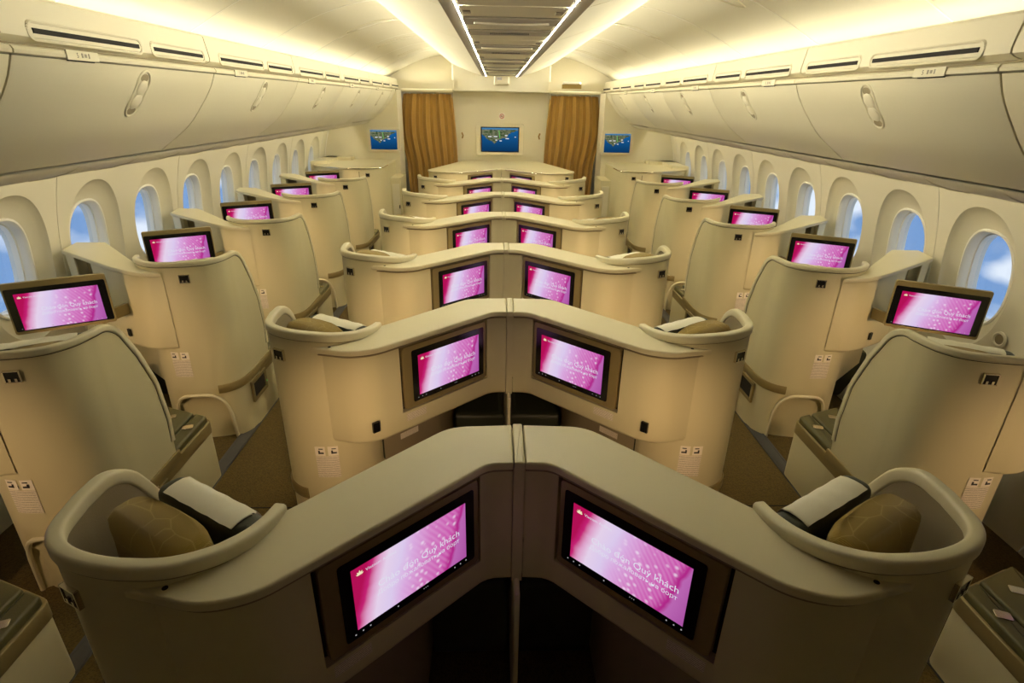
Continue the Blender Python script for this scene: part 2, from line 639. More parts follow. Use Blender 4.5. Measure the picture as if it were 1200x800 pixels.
def smooth_interp(x, table):
    i = 0
    n = len(table)
    while i < n - 2 and x > table[i + 1][0]:
        i += 1
    (x0, y0), (x1, y1) = table[i], table[i + 1]
    h = x1 - x0
    m0 = (y1 - table[i - 1][1]) / (x1 - table[i - 1][0]) if i > 0 else (y1 - y0) / h
    m1 = (table[i + 2][1] - y0) / (table[i + 2][0] - x0) if i < n - 2 else (y1 - y0) / h
    t = min(1, max(0, (x - x0) / h))
    return (2 * t ** 3 - 3 * t ** 2 + 1) * y0 + (t ** 3 - 2 * t ** 2 + t) * h * m0 + (-2 * t ** 3 + 3 * t ** 2) * y1 + (t ** 3 - t ** 2) * h * m1

def interp(x, table):
    if x <= table[0][0]:
        return table[0][1]
    for (a, fa), (b, fb) in zip(table, table[1:]):
        if x <= b:
            t = (x - a) / (b - a)
            return fa + (fb - fa) * t
    return table[-1][1]

def empty(name, loc, rz=0.0):
    o = bpy.data.objects.new(name, None)
    o.empty_display_size = 0.1
    COL.objects.link(o)
    o.location = loc
    o.rotation_euler = (0, 0, rz)
    return o

def tag(o, label=None, cat=None, group=None, kind=None):
    if label: o['label'] = label
    if cat: o['category'] = cat
    if group: o['group'] = group
    if kind: o['kind'] = kind
    return o

def copy_tree(o, parent=None):
    c = o.copy()
    COL.objects.link(c)
    if parent:
        c.parent = parent
    for ch in list(o.children):
        copy_tree(ch, c)
    return c

TEXT_CACHE = {}
def text_mesh(txt, size, name, align='LEFT'):
    key = (txt, size, align)
    if key in TEXT_CACHE:
        return TEXT_CACHE[key]
    cu = bpy.data.curves.new(name, 'FONT')
    cu.body = txt
    cu.size = size
    cu.align_x = align
    cu.resolution_u = 2
    tmp = bpy.data.objects.new(name, cu)
    COL.objects.link(tmp)
    dg = bpy.context.evaluated_depsgraph_get()
    me = bpy.data.meshes.new_from_object(tmp.evaluated_get(dg))
    COL.objects.unlink(tmp)
    bpy.data.objects.remove(tmp)
    # stand the text up: x right, z up
    for v in me.vertices:
        v.co = (v.co.x, 0.0, v.co.y)
    me.name = name
    TEXT_CACHE[key] = me
    return me

def text_obj(name, txt, size, material, parent, loc, align='LEFT', rz=0.0):
    me = text_mesh(txt, size, name, align)
    if not me.materials:
        me.materials.append(material)
    o = bpy.data.objects.new(name, me)
    COL.objects.link(o)
    o.parent = parent
    o.location = loc
    o.rotation_euler = (0, 0, rz)
    return o

# ================================================================== LARGE STRUCTURE
SBKE = 8.62
Y0, Y1 = -1.6, 9.0            # cabin section behind the camera to the forward bulkheads
BAY = 0.646
WIN_Y = [2.915 + BAY * j for j in range(-3, 9)]
WALL_X = [(0.0, 2.40), (0.3, 2.54), (0.7, 2.605), (1.0, 2.60), (1.2, 2.575), (1.437, 2.515), (1.62, 2.44), (1.8, 2.33)]

# floor: carpet with seams and seat tracks
fl = MB()
fl.grid([[(-2.6, y, 0.0), (2.6, y, 0.0)] for y in (Y0, 9.6)])
floor = tag(fl.build('floor', CARPET), 'olive brown carpeted cabin floor with woven loop texture', kind='structure')
for x in (-1.60, 1.60):
    mb = MB()
    mb.box((x, 3.6, 0.004), (0.075, 10.4, 0.008))
    for sx in (-0.028, 0.028):
        mb.box((x + sx, 3.6, 0.009), (0.006, 10.4, 0.004))
    mb.build('floor_track', TRACK, floor)
for x in (-1.27, 1.27):
    for y in (0.0, 2.28, 4.6, 6.9):
        mb = MB()
        mb.box((x, y, 0.001), (0.62, 0.006, 0.003))
        mb.build('carpet_seam', DARK, floor)

# ---- side walls with window bays
def ray_rect(a, x0, x1, z0, z1):
    c, s = math.cos(a), math.sin(a)
    t = 1e9
    if c > 1e-9: t = min(t, x1 / c)
    if c < -1e-9: t = min(t, x0 / c)
    if s > 1e-9: t = min(t, z1 / s)
    if s < -1e-9: t = min(t, z0 / s)
    return c * t, s * t
def superell(a, w, h, p):
    c, s = math.cos(a), math.sin(a)
    r = (abs(c / w) ** p + abs(s / h) ** p) ** (-1 / p)
    return c * r, s * r
ZC = 1.08
def bay_angles(x0, x1, z0, z1):
    A = [2 * PI * k / 64 for k in range(64)]
    for cx, cz in ((x0, z0), (x1, z0), (x1, z1), (x0, z1)):
        A.append(math.atan2(cz, cx) % (2 * PI))
    return sorted(set(round(a, 6) for a in A))
def window_panel(pair_side):
    """one moulded sidewall panel over two window bays, x outward, y along the cabin"""
    mb = MB()
    for q, yc in enumerate((0.0, BAY)):
        x0, x1 = -BAY / 2 + (0.0025 if q == 0 else 0), BAY / 2 - (0.0025 if q == 1 else 0)
        z0, z1 = 0.0 - ZC, 1.78 - ZC
        A = bay_angles(x0, x1, z0, z1)
        def ring(fn, depth):
            row = []
            for a in A:
                dy, dz = fn(a)
                z = ZC + dz
                row.append((smooth_interp(z, WALL_X) + depth, yc + dy, z))
            return row
        def arch(a):          # recess outline, flatter towards the bottom
            dy, dz = superell(a, 0.246, 0.357 if math.sin(a) > 0 else 0.42, 2.25)
            return dy, dz
        rows = [ring(lambda a: ray_rect(a, x0, x1, z0, z1), 0.012),
                ring(lambda a: ray_rect(a, x0, x1, z0, z1), 0.0)]
        def mid(f):
            return lambda a: tuple(u * (1 - f) + v * f for u, v in zip(ray_rect(a, x0, x1, z0, z1), arch(a)))
        rows += [ring(mid(f), 0) for f in (0.12, 0.25, 0.38, 0.51, 0.64, 0.77, 0.9)] + [ring(arch, 0)]
        def sh(k):
            return lambda a: tuple(c * k for c in arch(a))
        def fade(a):          # the recess deepens towards the top and sides, runs out below
            return 1.0
        rows.append(ring(lambda a: tuple(c * 0.985 for c in arch(a)), 0.020))
        def oval(w, h, zo=-0.03):
            return lambda a: (superell(a, w, h, 2.5)[0], superell(a, w, h, 2.5)[1] + zo)
        def blend(f):
            return lambda a: tuple(u * (1 - f) + v * f for u, v in zip((arch(a)[0] * 0.985, arch(a)[1] * 0.985), oval(0.178, 0.268)(a)))
        rows += [ring(blend(0.25), 0.036), ring(blend(0.5), 0.047), ring(blend(0.75), 0.055)]
        rows.append(ring(oval(0.178, 0.268), 0.060))
        mb.grid(rows, close_u=True)
    return mb
def window_frame_mesh():
    mb = MB()
    A = [2 * PI * k / 56 for k in range(56)]
    def ring(w, h, depth, p=2.5, zo=-0.03):
        row = []
        for a in A:
            dy, dz = superell(a, w, h, p)
            z = ZC + dz + zo
            row.append((smooth_interp(z, WALL_X) + depth, dy, z))
        return row
    mb.grid([ring(0.182, 0.272, 0.066), ring(0.178, 0.268, 0.054), ring(0.168, 0.258, 0.052), ring(0.160, 0.250, 0.062),
             ring(0.157, 0.247, 0.105), ring(0.150, 0.240, 0.105), ring(0.148, 0.238, 0.16)], close_u=True)
    return mb
def window_pane_mesh():
    mb = MB()
    A = [2 * PI * k / 40 for k in range(40)]
    rows = []
    for d in (0.135, 0.139):
        row = []
        for a in A:
            dy, dz = superell(a, 0.149, 0.239, 2.5)
            z = ZC + dz - 0.03
            row.append((smooth_interp(z, WALL_X) + d, dy, z))
        rows.append(row)
    o = mb.grid(rows, close_u=True)
    mb.f.append(tuple(reversed(range(40))))
    mb.f.append(tuple(range(40, 80)))
    return mb
FRAME_WHITE = mat('window_frame_white', (0.88, 0.85, 0.74), 0.45)
nwin = 0
for s, side in ((-1, 'left'), (1, 'right')):
    wall = tag(empty('wall_' + side, (0, 0, 0)), 'ivory moulded %s cabin sidewall with arched window recesses' % side, kind='structure')
    proto = None
    for j in range(0, len(WIN_Y), 2):
        if proto is None:
            proto = window_panel(0).build('wall_panel', PANEL, wall, s=s, loc=(0, WIN_Y[j], 0), angle=50)
        else:
            c = proto.copy(); COL.objects.link(c); c.parent = wall; c.location = (0, WIN_Y[j], 0)
    # plain panels at both ends of the run
    ylo, yhi = WIN_Y[0] - BAY / 2, WIN_Y[-1] + BAY / 2
    for a, b in ((Y0, ylo), (yhi, 9.6)):
        mb = MB()
        mb.grid([[(x, a, z), (x, b, z)] for z, x in WALL_X])
        mb.build('wall_panel', PANEL, wall, s=-s)if False else mb.build('wall_panel', PANEL, wall, s=s)
    fproto = window_frame_mesh(); pproto = window_pane_mesh()
    fm = None
    for j, y in enumerate(WIN_Y):
        nwin += 1
        w = tag(empty('window_%d' % nwin, (0, y, 0)), kind='structure')
        if fm is None:
            fm = fproto.build('window_frame', FRAME_WHITE, w, s=s, angle=50)
            pm = pproto.build('window_pane', GLASS, w, s=s)
        else:
            for t in (fm, pm):
                c = t.copy(); COL.objects.link(c); c.parent = w

# ---- outer skin so that daylight enters through the windows only
# ---- ceiling: vault panels, central fairing, vent panels
ceiling = tag(empty('ceiling', (0, 0, 0)), 'pale vaulted cabin ceiling with a lowered central fairing', kind='structure')
VAULT = spline([(0.50, 2.51), (0.78, 2.535), (1.02, 2.51), (1.26, 2.44), (1.48, 2.345), (1.70, 2.225)], 16)
PAN = 0.98
y_edges = [Y0 + 0.1 + PAN * k for k in range(12)]
for s in (-1, 1):
    proto = None
    for y in y_edges:
        if y > 9.4: break
        if proto is None:
            mb = MB()
            g = 0.006
            prof = [(0.0 + g, 0.014), (0.0 + g, 0.0), (PAN - g, 0.0), (PAN - g, 0.014)]
            rows = []
            for k, p in enumerate(VAULT):
                a = VAULT[max(0, k - 1)]; b = VAULT[min(15, k + 1)]
                t = (b - a).normalized(); n = Vector((-t.y, t.x))
                if n.y < 0: n = -n
                rows.append([(p.x + n.x * h, yy, p.y + n.y * h) for yy, h in prof])
            mb.grid(rows)
            proto = mb.build('ceiling_panel', CEIL, ceiling, s=s, loc=(0, y, 0))
        else:
            c = proto.copy(); COL.objects.link(c); c.parent = ceiling; c.location = (0, y, 0)
    for y in y_edges[1:]:
        if y > 9.2: break
        mb = MB(); mb.tube([(p.x, y, p.y + 0.002) for p in VAULT], 0.006, 6)
        mb.build('ceiling_joint', FRAME_WHITE, ceiling, s=s)
    # roof skin behind the joints
    mb = MB()
    mb.grid([[(p.x, Y0, p.y + 0.02), (p.x, 9.6, p.y + 0.02)] for p in VAULT])
    mb.grid([[(0, Y0, 2.56), (0, 9.6, 2.56)], [(0.50, Y0, 2.56), (0.50, 9.6, 2.56)], [(0.50, Y0, 2.515), (0.50, 9.6, 2.515)]])
    mb.build('ceiling_backing', CEIL, ceiling, s=s)
    # oval access inlays on the vault
    for y in (1.95, 3.56, 5.3, 6.6, 7.9):
        mb = MB()
        pts = []
        for k in range(40):
            a = 2 * PI * k / 40
            px = 1.12 + 0.20 * math.cos(a)
            # height of the vault at px
            zz = interp(px, [(p.x, p.y) for p in VAULT])
            pts.append((px, y + 0.075 * math.sin(a), zz - 0.001))
        mb.tube(pts, 0.0045, 6, closed=True)
        mb.build('oval_inlay', PANEL, ceiling, s=s)
    # central fairing: sloping cheek from the rail out to its lit edge
    cheek = spline([(0.278, 2.250), (0.39, 2.282), (0.51, 2.322), (0.64, 2.372), (0.735, 2.414)], 10)
    proto = None
    for k, y in enumerate([Y0 + 0.2 + 1.292 * i for i in range(9)]):
        if proto is None:
            mb = MB()
            g = 0.004
            prof = [(g, 0.012), (g, 0.0), (1.292 - g, 0.0), (1.292 - g, 0.012)]
            mb.grid([[(p.x, yy, p.y + h) for yy, h in prof] for p in cheek])
            proto = mb.build('fairing_panel', CEIL, ceiling, s=s, loc=(0, y, 0))
        else:
            c = proto.copy(); COL.objects.link(c); c.parent = ceiling; c.location = (0, y, 0)
    mb = MB()
    mb.grid([[(x, Y0, z), (x, 9.2, z)] for x, z in ((0.735, 2.414), (0.728, 2.424), (0.66, 2.415), (0.58, 2.40), (0.2, 2.38))])
    mb.build('fairing_lip', CEIL, ceiling, s=s)
    # grey rail beside the service strip
    mb = MB()
    for a, b, z, h in ((0.225, 0.280, 2.246, 0.02),):
        mb.box(((a + b) / 2, 3.75, z + h / 2), (b - a, 10.8, h))
    mb.build('ceiling_rail', GREY, ceiling, s=s)
    # light strips
    mb = MB()
    mb.box((0.2215, 5.2, 2.2455), (0.004, 7.4, 0.003))
    mb.build('rail_downlight', RAIL_LED, ceiling, s=s)
    mb = MB()
    mb.box((0.665, 5.5, 2.425), (0.02, 6.9, 0.008))
    mb.build('cove_light', MID_LED, ceiling, s=s)
    mb = MB()
    y0, y1 = 2.0, 8.95
    mb.add([(1.588, y0, 2.178), (1.604, y0, 2.205), (1.604, y1, 2.205), (1.588, y1, 2.178), (1.606, y0, 2.176), (1.606, y1, 2.176)],
           [(0, 3, 2, 1), (1, 2, 5, 4), (0, 4, 5, 3), (0, 1, 4), (3, 5, 2)])
    mb.build('cove_light', SIDE_LED, ceiling, s=s)
    la = bpy.data.lights.new('cove_beam', 'AREA')
    la.shape = 'RECTANGLE'; la.size = 6.9; la.size_y = 0.02
    la.energy = COVE_BEAM; la.color = WARM; la.spread = math.radians(58)
    lo = bpy.data.objects.new('cove_beam', la); COL.objects.link(lo); lo.parent = ceiling
    lo.location = (s * 1.582, 5.5, 2.207)
    d = Vector((-s * 1.0, 0, 0.16)).normalized()
    xa = Vector((0, 1, 0)); za = -d; ya = za.cross(xa)
    lo.matrix_local = Matrix.Translation(lo.location) @ Matrix((xa, ya, za)).transposed().to_4x4()
    mb = MB()
    mb.grid([[(1.55, Y0, 2.175), (1.55, 9.0, 2.175)], [(1.72, Y0, 2.175), (1.72, 9.0, 2.175)], [(1.72, Y0, 2.24), (1.72, 9.0, 2.24)]])
    mb.build('cove_trough', CEIL, ceiling, s=s)
# service strip panels in the middle of the ceiling
proto = None
for k in range(9):
    y = Y0 + 0.2 + 1.292 * k
    r = empty('service_panel', (0, y, 0)); r.parent = ceiling
    for d0, d1, zz in ((0.0, 0.30, 2.250), (0.31, 0.52, 2.243), (0.53, 0.76, 2.250), (0.77, 0.98, 2.243), (0.99, 1.285, 2.250)):
        mb = MB()
        mb.prism(ccw([(-0.222, d0), (0.222, d0), (0.222, d1), (-0.222, d1)]), zz, zz + 0.02, 0, rb=0.006)
        mb.build('service_tile', GREY if zz < 2.245 else CEIL, r)
    mb = MB()
    for i in range(22):
        mb.box((-0.10 + i * 0.0095, 0.86, 2.241), (0.005, 0.03, 0.006))
    mb.build('speaker_grille', DARK, r)
    mb = MB()
    pts = [(x / 10 * 0.17, 0.42 + 0.030 * (1 - (x / 10) ** 2), 2.240) for x in range(-10, 11)]
    mb.tube(pts, 0.006, 6)
    mb.build('bow_trim', PANEL, r)
    for sx in (-1, 1):
        mb = MB()
        mb.box((sx * 0.19, 0.15, 2.248), (0.03, 0.06, 0.006))
        mb.build('service_latch', GREY, r)
    mb = MB()
    mb.box((-0.217, 0.646, 2.247), (0.006, 1.27, 0.006)); mb.box((0.217, 0.646, 2.247), (0.006, 1.27, 0.006))
    mb.build('strip_edge', FRAME_WHITE, r)

# vent panels above the bins
BIN_L = 1.292
BIN_Y = [1.885 - BIN_L * 2 + BIN_L * k for k in range(8)]
ORD = ['nearest', 'second', 'third', 'fourth', 'fifth', 'sixth', 'seventh', 'eighth']
for s, side in ((-1, 'left'), (1, 'right')):
    vt = tag(empty('trim_%d' % (1 if s < 0 else 2), (0, 0, 0)), 'ivory vent panel band with dark slots above the %s bins' % side, kind='structure')
    for k, y in enumerate(BIN_Y):
        L = BIN_L if y + BIN_L < 9.0 else 9.0 - y
        mb = MB()
        g = 0.004
        prof = [(1.56, 2.058), (1.535, 2.066), (1.520, 2.075), (1.518, 2.09), (1.522, 2.12), (1.530, 2.165), (1.533, 2.185), (1.545, 2.195), (1.57, 2.19)]
        mb.grid([[(x + (0.012 if e else 0), yy, z) for yy, e in ((y + g, 1), (y + g, 0), (y + L - g, 0), (y + L - g, 1))] for x, z in prof])
        p = mb.build('vent_panel', PANEL, vt, s=s)
        for a, b in ((0.11, 0.71), (0.78, 1.24)):
            if a + y > 8.6: continue
            ring = rrect(b - a, 0.052, 0.024, 5)
            mb = MB()
            pts = [(1.5195 + (zz) * 0.05, y + (a + b) / 2 + yy, 2.094 + zz) for yy, zz in ring]
            mb.tube(pts, 0.0055, 6, closed=True)
            mb.build('vent_surround', PANEL, p, s=s)
            mb = MB()
            mb.box((1.5185, y + (a + b) / 2, 2.094), (0.008, b - a - 0.04, 0.015))
            mb.build('vent_slot', DARK, p, s=s)
    # backing behind bins and vent band, and the sidewall wash light
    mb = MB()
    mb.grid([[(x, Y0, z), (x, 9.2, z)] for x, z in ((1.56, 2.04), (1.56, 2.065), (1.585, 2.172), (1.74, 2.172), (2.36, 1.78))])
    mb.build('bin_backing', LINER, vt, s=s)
    wl = tag(empty('trim_%d' % (3 if s < 0 else 4), (0, 0, 0)), 'long ivory lip under the %s bins hiding the wall light' % side, kind='structure')
    mb = MB()
    lip = [(1.875, 1.632), (1.885, 1.622), (1.93, 1.600), (2.02, 1.575), (2.12, 1.560), (2.16, 1.562), (2.165, 1.575), (2.14, 1.60), (2.12, 1.66)]
    mb.grid([[(x, yy, z) for yy in (Y0, SBKE)] for x, z in lip])
    mb.build('bin_lip', PANEL, wl, s=s)
    y = Y0 + 0.3
    while y < 8.7:
        mb = MB()
        mb.tube([(1.885, y, 1.628), (1.935, y, 1.6), (2.02, y, 1.577), (2.12, y, 1.561)], 0.006, 6)
        mb.build('lip_clip', BINM, wl, s=s)
        y += 0.43
    mb = MB()
    mb.grid([[(2.12, Y0, 1.66), (2.12, SBKE, 1.66)], [(2.30, Y0, 1.68), (2.30, SBKE, 1.68)], [(2.42, Y0, 1.72), (2.42, SBKE, 1.72)]])
    mb.build('wash_trough', PANEL, wl, s=s)
    mb = MB()
    mb.box((2.22, 5.35, 1.662), (0.025, 6.3, 0.008))
    mb.build('wash_light', WASH_LED, wl, s=s)

# overhead bins, one thing each
DOOR = spline([(1.505, 2.018), (1.535, 1.955), (1.595, 1.872), (1.69, 1.765), (1.855, 1.645)], 18)
def bin_end(s, parent, y0, y1):
    mb = MB()
    prof = [(1.57, 2.05), (1.52, 2.049), (1.502, 2.044), (1.496, 2.034)] + [(p.x, p.y) for p in DOOR]
    mb.grid([[(x, yy, z) for yy in (y0 + 0.006, y1)] for x, z in prof])
    mb.build('bin_end_panel', BINM, parent, s=s)
def bin_parts(s, root):
    g = 0.0035
    mb = MB()
    rows = []
    for p in DOOR:
        rows.append([(p.x + 0.02, g, p.y), (p.x + 0.004, g + 0.001, p.y), (p.x, g + 0.008, p.y), (p.x, BIN_L - g - 0.008, p.y), (p.x + 0.004, BIN_L - g - 0.001, p.y), (p.x + 0.02, BIN_L - g, p.y)])
    mb.grid(rows)
    mb.build('bin_door', BINM, root, s=s)
    mb = MB()
    edge = [(1.56, 2.050), (1.52, 2.049), (1.502, 2.044), (1.496, 2.034), (1.498, 2.024), (1.512, 2.020)]
    mb.grid([[(x, yy, z) for yy in (g, BIN_L - g)] for x, z in edge])
    for yy in (g, BIN_L - g):
        o = mb.add([(x, yy, z) for x, z in edge], [tuple(range(6))])
    mb.build('bin_top_rail', BINM, root, s=s)
    # latch: oval cup with two thumb paddles
    c = Vector((0, 0.66)); pz = 1.918
    def onface(dy, dz, h):
        z = pz + dz
        x = interp(-z, [(-p.y, p.x) for p in DOOR])
        return (x - h, 0.69 + dy, z)
    mb = MB()
    mb.tube([onface(a[0], a[1], 0.001) for a in rrect(0.084, 0.172, 0.0415, 6)], 0.0055, 8, closed=True)
    cup = rrect(0.080, 0.168, 0.0395, 6)
    o = mb.add([onface(a[0], a[1], 0.0015) for a in cup], [tuple(range(len(cup)))])
    latch = mb.build('latch_cup', BINM, root, s=s)
    for dz, dark in ((0.022, 0.060), (-0.030, -0.066)):
        mb = MB()
        rows = []
        for i in range(7):
            a = PI / 2 * i / 6
            rows.append([onface(0.033 * math.cos(a) * math.cos(2 * PI * k / 16), dz + 0.030 * math.cos(a) * math.sin(2 * PI * k / 16), 0.002 + 0.012 * math.sin(a)) for k in range(16)])
        mb.grid(rows, close_u=True)
        mb.build('thumb_paddle', PANEL, latch, s=s)
        mb = MB()
        pts = [onface(0.028 * math.cos(t), dark + 0.015 * math.sin(t), 0.0022) for t in [2 * PI * k / 14 for k in range(14)]]
        mb.add(pts, [tuple(range(14))])
        mb.build('finger_hollow', LINER, latch, s=s)
    # seat number placard on the top rail
    mb = MB()
    mb.box((1.4955, 0.30, 2.034), (0.006, 0.16, 0.030))
    pl = mb.build('row_placard', BINM, root, s=s)
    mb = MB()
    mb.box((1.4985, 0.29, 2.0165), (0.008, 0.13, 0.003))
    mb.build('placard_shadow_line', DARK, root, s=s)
    # pictograms beside the number
    mb = MB()
    for k, (w, h) in enumerate(((0.008, 0.014), (0.010, 0.011), (0.006, 0.015))):
        mb.box((1.4920, (0.305 - 0.017 * k) if s > 0 else (0.295 + 0.017 * k), 2.035), (0.0012, w, h))
    mb.build('seat_pictogram', GREY, root, s=s)
    me = text_mesh('5', 0.022, 'row_number')
    if not me.materials: me.materials.append(INK)
    t = bpy.data.objects.new('row_number', me)
    COL.objects.link(t); t.parent = root
    t.location = (s * 1.4915, (0.335 if s > 0 else 0.265), 2.027)
    t.rotation_euler = (0, 0, -s * PI / 2)
for s, side in ((-1, 'left'), (1, 'right')):
    proto = None
    for k, y in enumerate(BIN_Y[1:-1]):
        if y + BIN_L > 8.7: continue
        if proto is None:
            r = empty('overhead_bin', (0, y, 0)); bin_parts(s, r); proto = r
        else:
            r = copy_tree(proto); r.location = (0, y, 0)
        last = y + BIN_L
        tag(r, 'ivory overhead bin with oval latch, %s from the camera on the %s side' % (ORD[k], side), 'overhead bin', 'overhead bins on the %s' % side)

for s in (-1, 1):
    bin_end(s, bpy.data.objects['trim_1' if s < 0 else 'trim_2'], last, SBKE + 0.02)
# ---- forward end: centre bulkhead, side bulkheads, header
BK = 9.25
SBK = 8.62
mb = MB(); mb.box((0, BK + 0.03, 1.2), (1.46, 0.06, 2.4))
tag(mb.build('wall_front', PANEL), 'plain ivory centre bulkhead at the front of the cabin', kind='structure')
mb = MB()
mb.prism(ccw(rrect(1.46, 0.26, 0.03, 4, 0, 9.15)), 2.04, 2.40, 0.0, rb=0.012)
tag(mb.build('trim_5', CEIL), 'ivory header box above the centre bulkhead', kind='structure')
for s, side in ((-1, 'left'), (1, 'right')):
    # band above the curtain opening
    mb = MB()
    mb.box((1.12, 9.02, 2.125), (0.84, 0.03, 0.12))
    tag(mb.build('trim_%d' % (8 if s < 0 else 9), PANEL, s=s), 'ivory band over the %s curtain opening' % side, kind='structure')
    mb = MB()
    mb.box((1.14, 9.10, 2.172), (0.70, 0.02, 0.008))
    mb.build('cove_light', MID_LED, ceiling, s=s)
    mb = MB()
    mb.grid([[(1.55, SBK, z), (smooth_interp(z, WALL_X) + 0.04, SBK, z)] for z in [0.125 * k for k in range(14)]])
    mb.grid([[(1.55, SBK, 1.625), (2.5, SBK, 1.625)], [(1.55, SBK, 2.05), (2.5, SBK, 2.05)]])
    mb.box((1.52, SBK + 0.216, 1.02), (0.07, 0.44, 2.04))
    mb.grid([[(0.60, 9.285, 2.06), (1.75, 9.285, 2.06)], [(0.60, 9.285, 2.56), (1.75, 9.285, 2.56)]])
    tag(mb.build('wall_front_' + side, PANEL, s=s), 'ivory side bulkhead at the front on the %s' % side, kind='structure')
    # white seal strip where the bulkhead meets the sidewall
    mb = MB()
    mb.tube([(smooth_interp(z, WALL_X) - 0.004, SBK - 0.005, z) for z in [0.8 + 0.06 * k for k in range(14)]], 0.008, 6)
    tag(mb.build('trim_%d' % (6 if s < 0 else 7), FRAME_WHITE, s=s), kind='structure')
mb = MB(); mb.grid([[(-3, 9.62, 0), (3, 9.62, 0)], [(-3, 9.62, 2.7), (3, 9.62, 2.7)]])
tag(mb.build('wall_vestibule', PANEL), 'dim ivory wall of the vestibule beyond the curtains', kind='structure')
mb = MB(); mb.grid([[(-3, Y0, 0), (3, Y0, 0)], [(-3, Y0, 2.7), (3, Y0, 2.7)]])
tag(mb.build('wall_back', PANEL), 'ivory partition at the rear of the cabin section', kind='structure')

# ================================================================== SEATS
ROWNAME = ['the row nearest the camera', 'the second row', 'the third row', 'the fourth row', 'the fifth row', 'the sixth row', 'the front row']
PITCH_Y = 1.15

class Kind: pass
CEN = Kind()
CEN.path = [(0.985, 1.00), (0.968, 0.905), (0.925, 0.850), (0.86, 0.822), (0.78, 0.812), (0.70, 0.825), (0.63, 0.868), (0.585, 0.925), (0.562, 0.985), (0.553, 1.04)]
CEN.ztop = [(0.0, 1.100), (0.25, 1.098), (0.5, 1.085), (0.75, 1.062), (1.0, 1.042)]
CEN.front = [(0.0, 1.30), (0.38, 1.30), (0.55, 1.315), (0.75, 1.295), (0.92, 1.235), (1.0, 1.19), (1.10, 1.13)]
CEN.rim = 0.026
CEN.dy = 0.0
WIN = Kind()
WIN.path = [(0.985, 1.95), (0.968, 1.862), (0.925, 1.802), (0.86, 1.770), (0.79, 1.754), (0.71, 1.744), (0.63, 1.756), (0.56, 1.796), (0.505, 1.858), (0.470, 1.935)]
WIN.ztop = [(0.0, 1.100), (0.3, 1.096), (0.6, 1.094), (0.8, 1.098), (1.0, 1.085)]
WIN.front = [(0.0, 2.215), (0.38, 2.225), (0.55, 2.24), (0.75, 2.22), (0.92, 2.155), (1.0, 2.11), (1.10, 2.06)]
WIN.rim = 0.020
WIN.dy = 0.93

def front_y(K, z, zt, r=0.075):
    y = interp(z, K.front)
    if z > zt - r:
        y -= r * (1 - math.sqrt(max(0.0, 1 - ((z - (zt - r)) / r) ** 2)))
    return y

def shell_geometry(K):
    """returns: pts(u index, z) function, normals, per-u tops"""
    NP = 44
    P = spline(K.path, NP)
    nrm = []
    for i in range(NP):
        a = P[max(0, i - 1)]; b = P[min(NP - 1, i + 1)]
        t = (b - a).normalized()
        nrm.append(Vector((t.y * -1, t.x)) if False else Vector((-t.y, t.x)))
    # outward = away from the pod centre
    c = Vector((0.76, K.dy + 1.03))
    nrm = [n if n.dot(P[i] - c) > 0 else -n for i, n in enumerate(nrm)]
    nrm[0] = Vector((1, 0))
    tops = [interp(i / (NP - 1), K.ztop) for i in range(NP)]
    return P, nrm, tops

VL = [0, 0.02, 0.06, 0.12, 0.18, 0.24, 0.28, 0.32, 0.36, 0.40, 0.45, 0.5, 0.56, 0.62, 0.68, 0.74, 0.8, 0.85, 0.89, 0.92, 0.94, 0.96, 0.975, 0.987, 0.995, 1.0]
NWG = 9
def shell_rows(K, off=0.0, zb=0.0, arch=None):
    P, nrm, tops = shell_geometry(K)
    rows = []
    for v in VL:
        row = []
        zt = tops[0]
        z = zb + (zt - zb) * v
        yf = front_y(K, z, zt)
        for k in range(NWG):
            t = k / NWG
            row.append((P[0].x + off, yf + (P[0].y - yf) * t, z))
        for i, p in enumerate(P):
            z = zb + (tops[i] - zb) * v
            o = off
            if arch and z < arch(i / (len(P) - 1)):
                o = off - 0.03
            row.append((p.x + nrm[i].x * o, p.y + nrm[i].y * o, z))
        rows.append(row)
    return rows

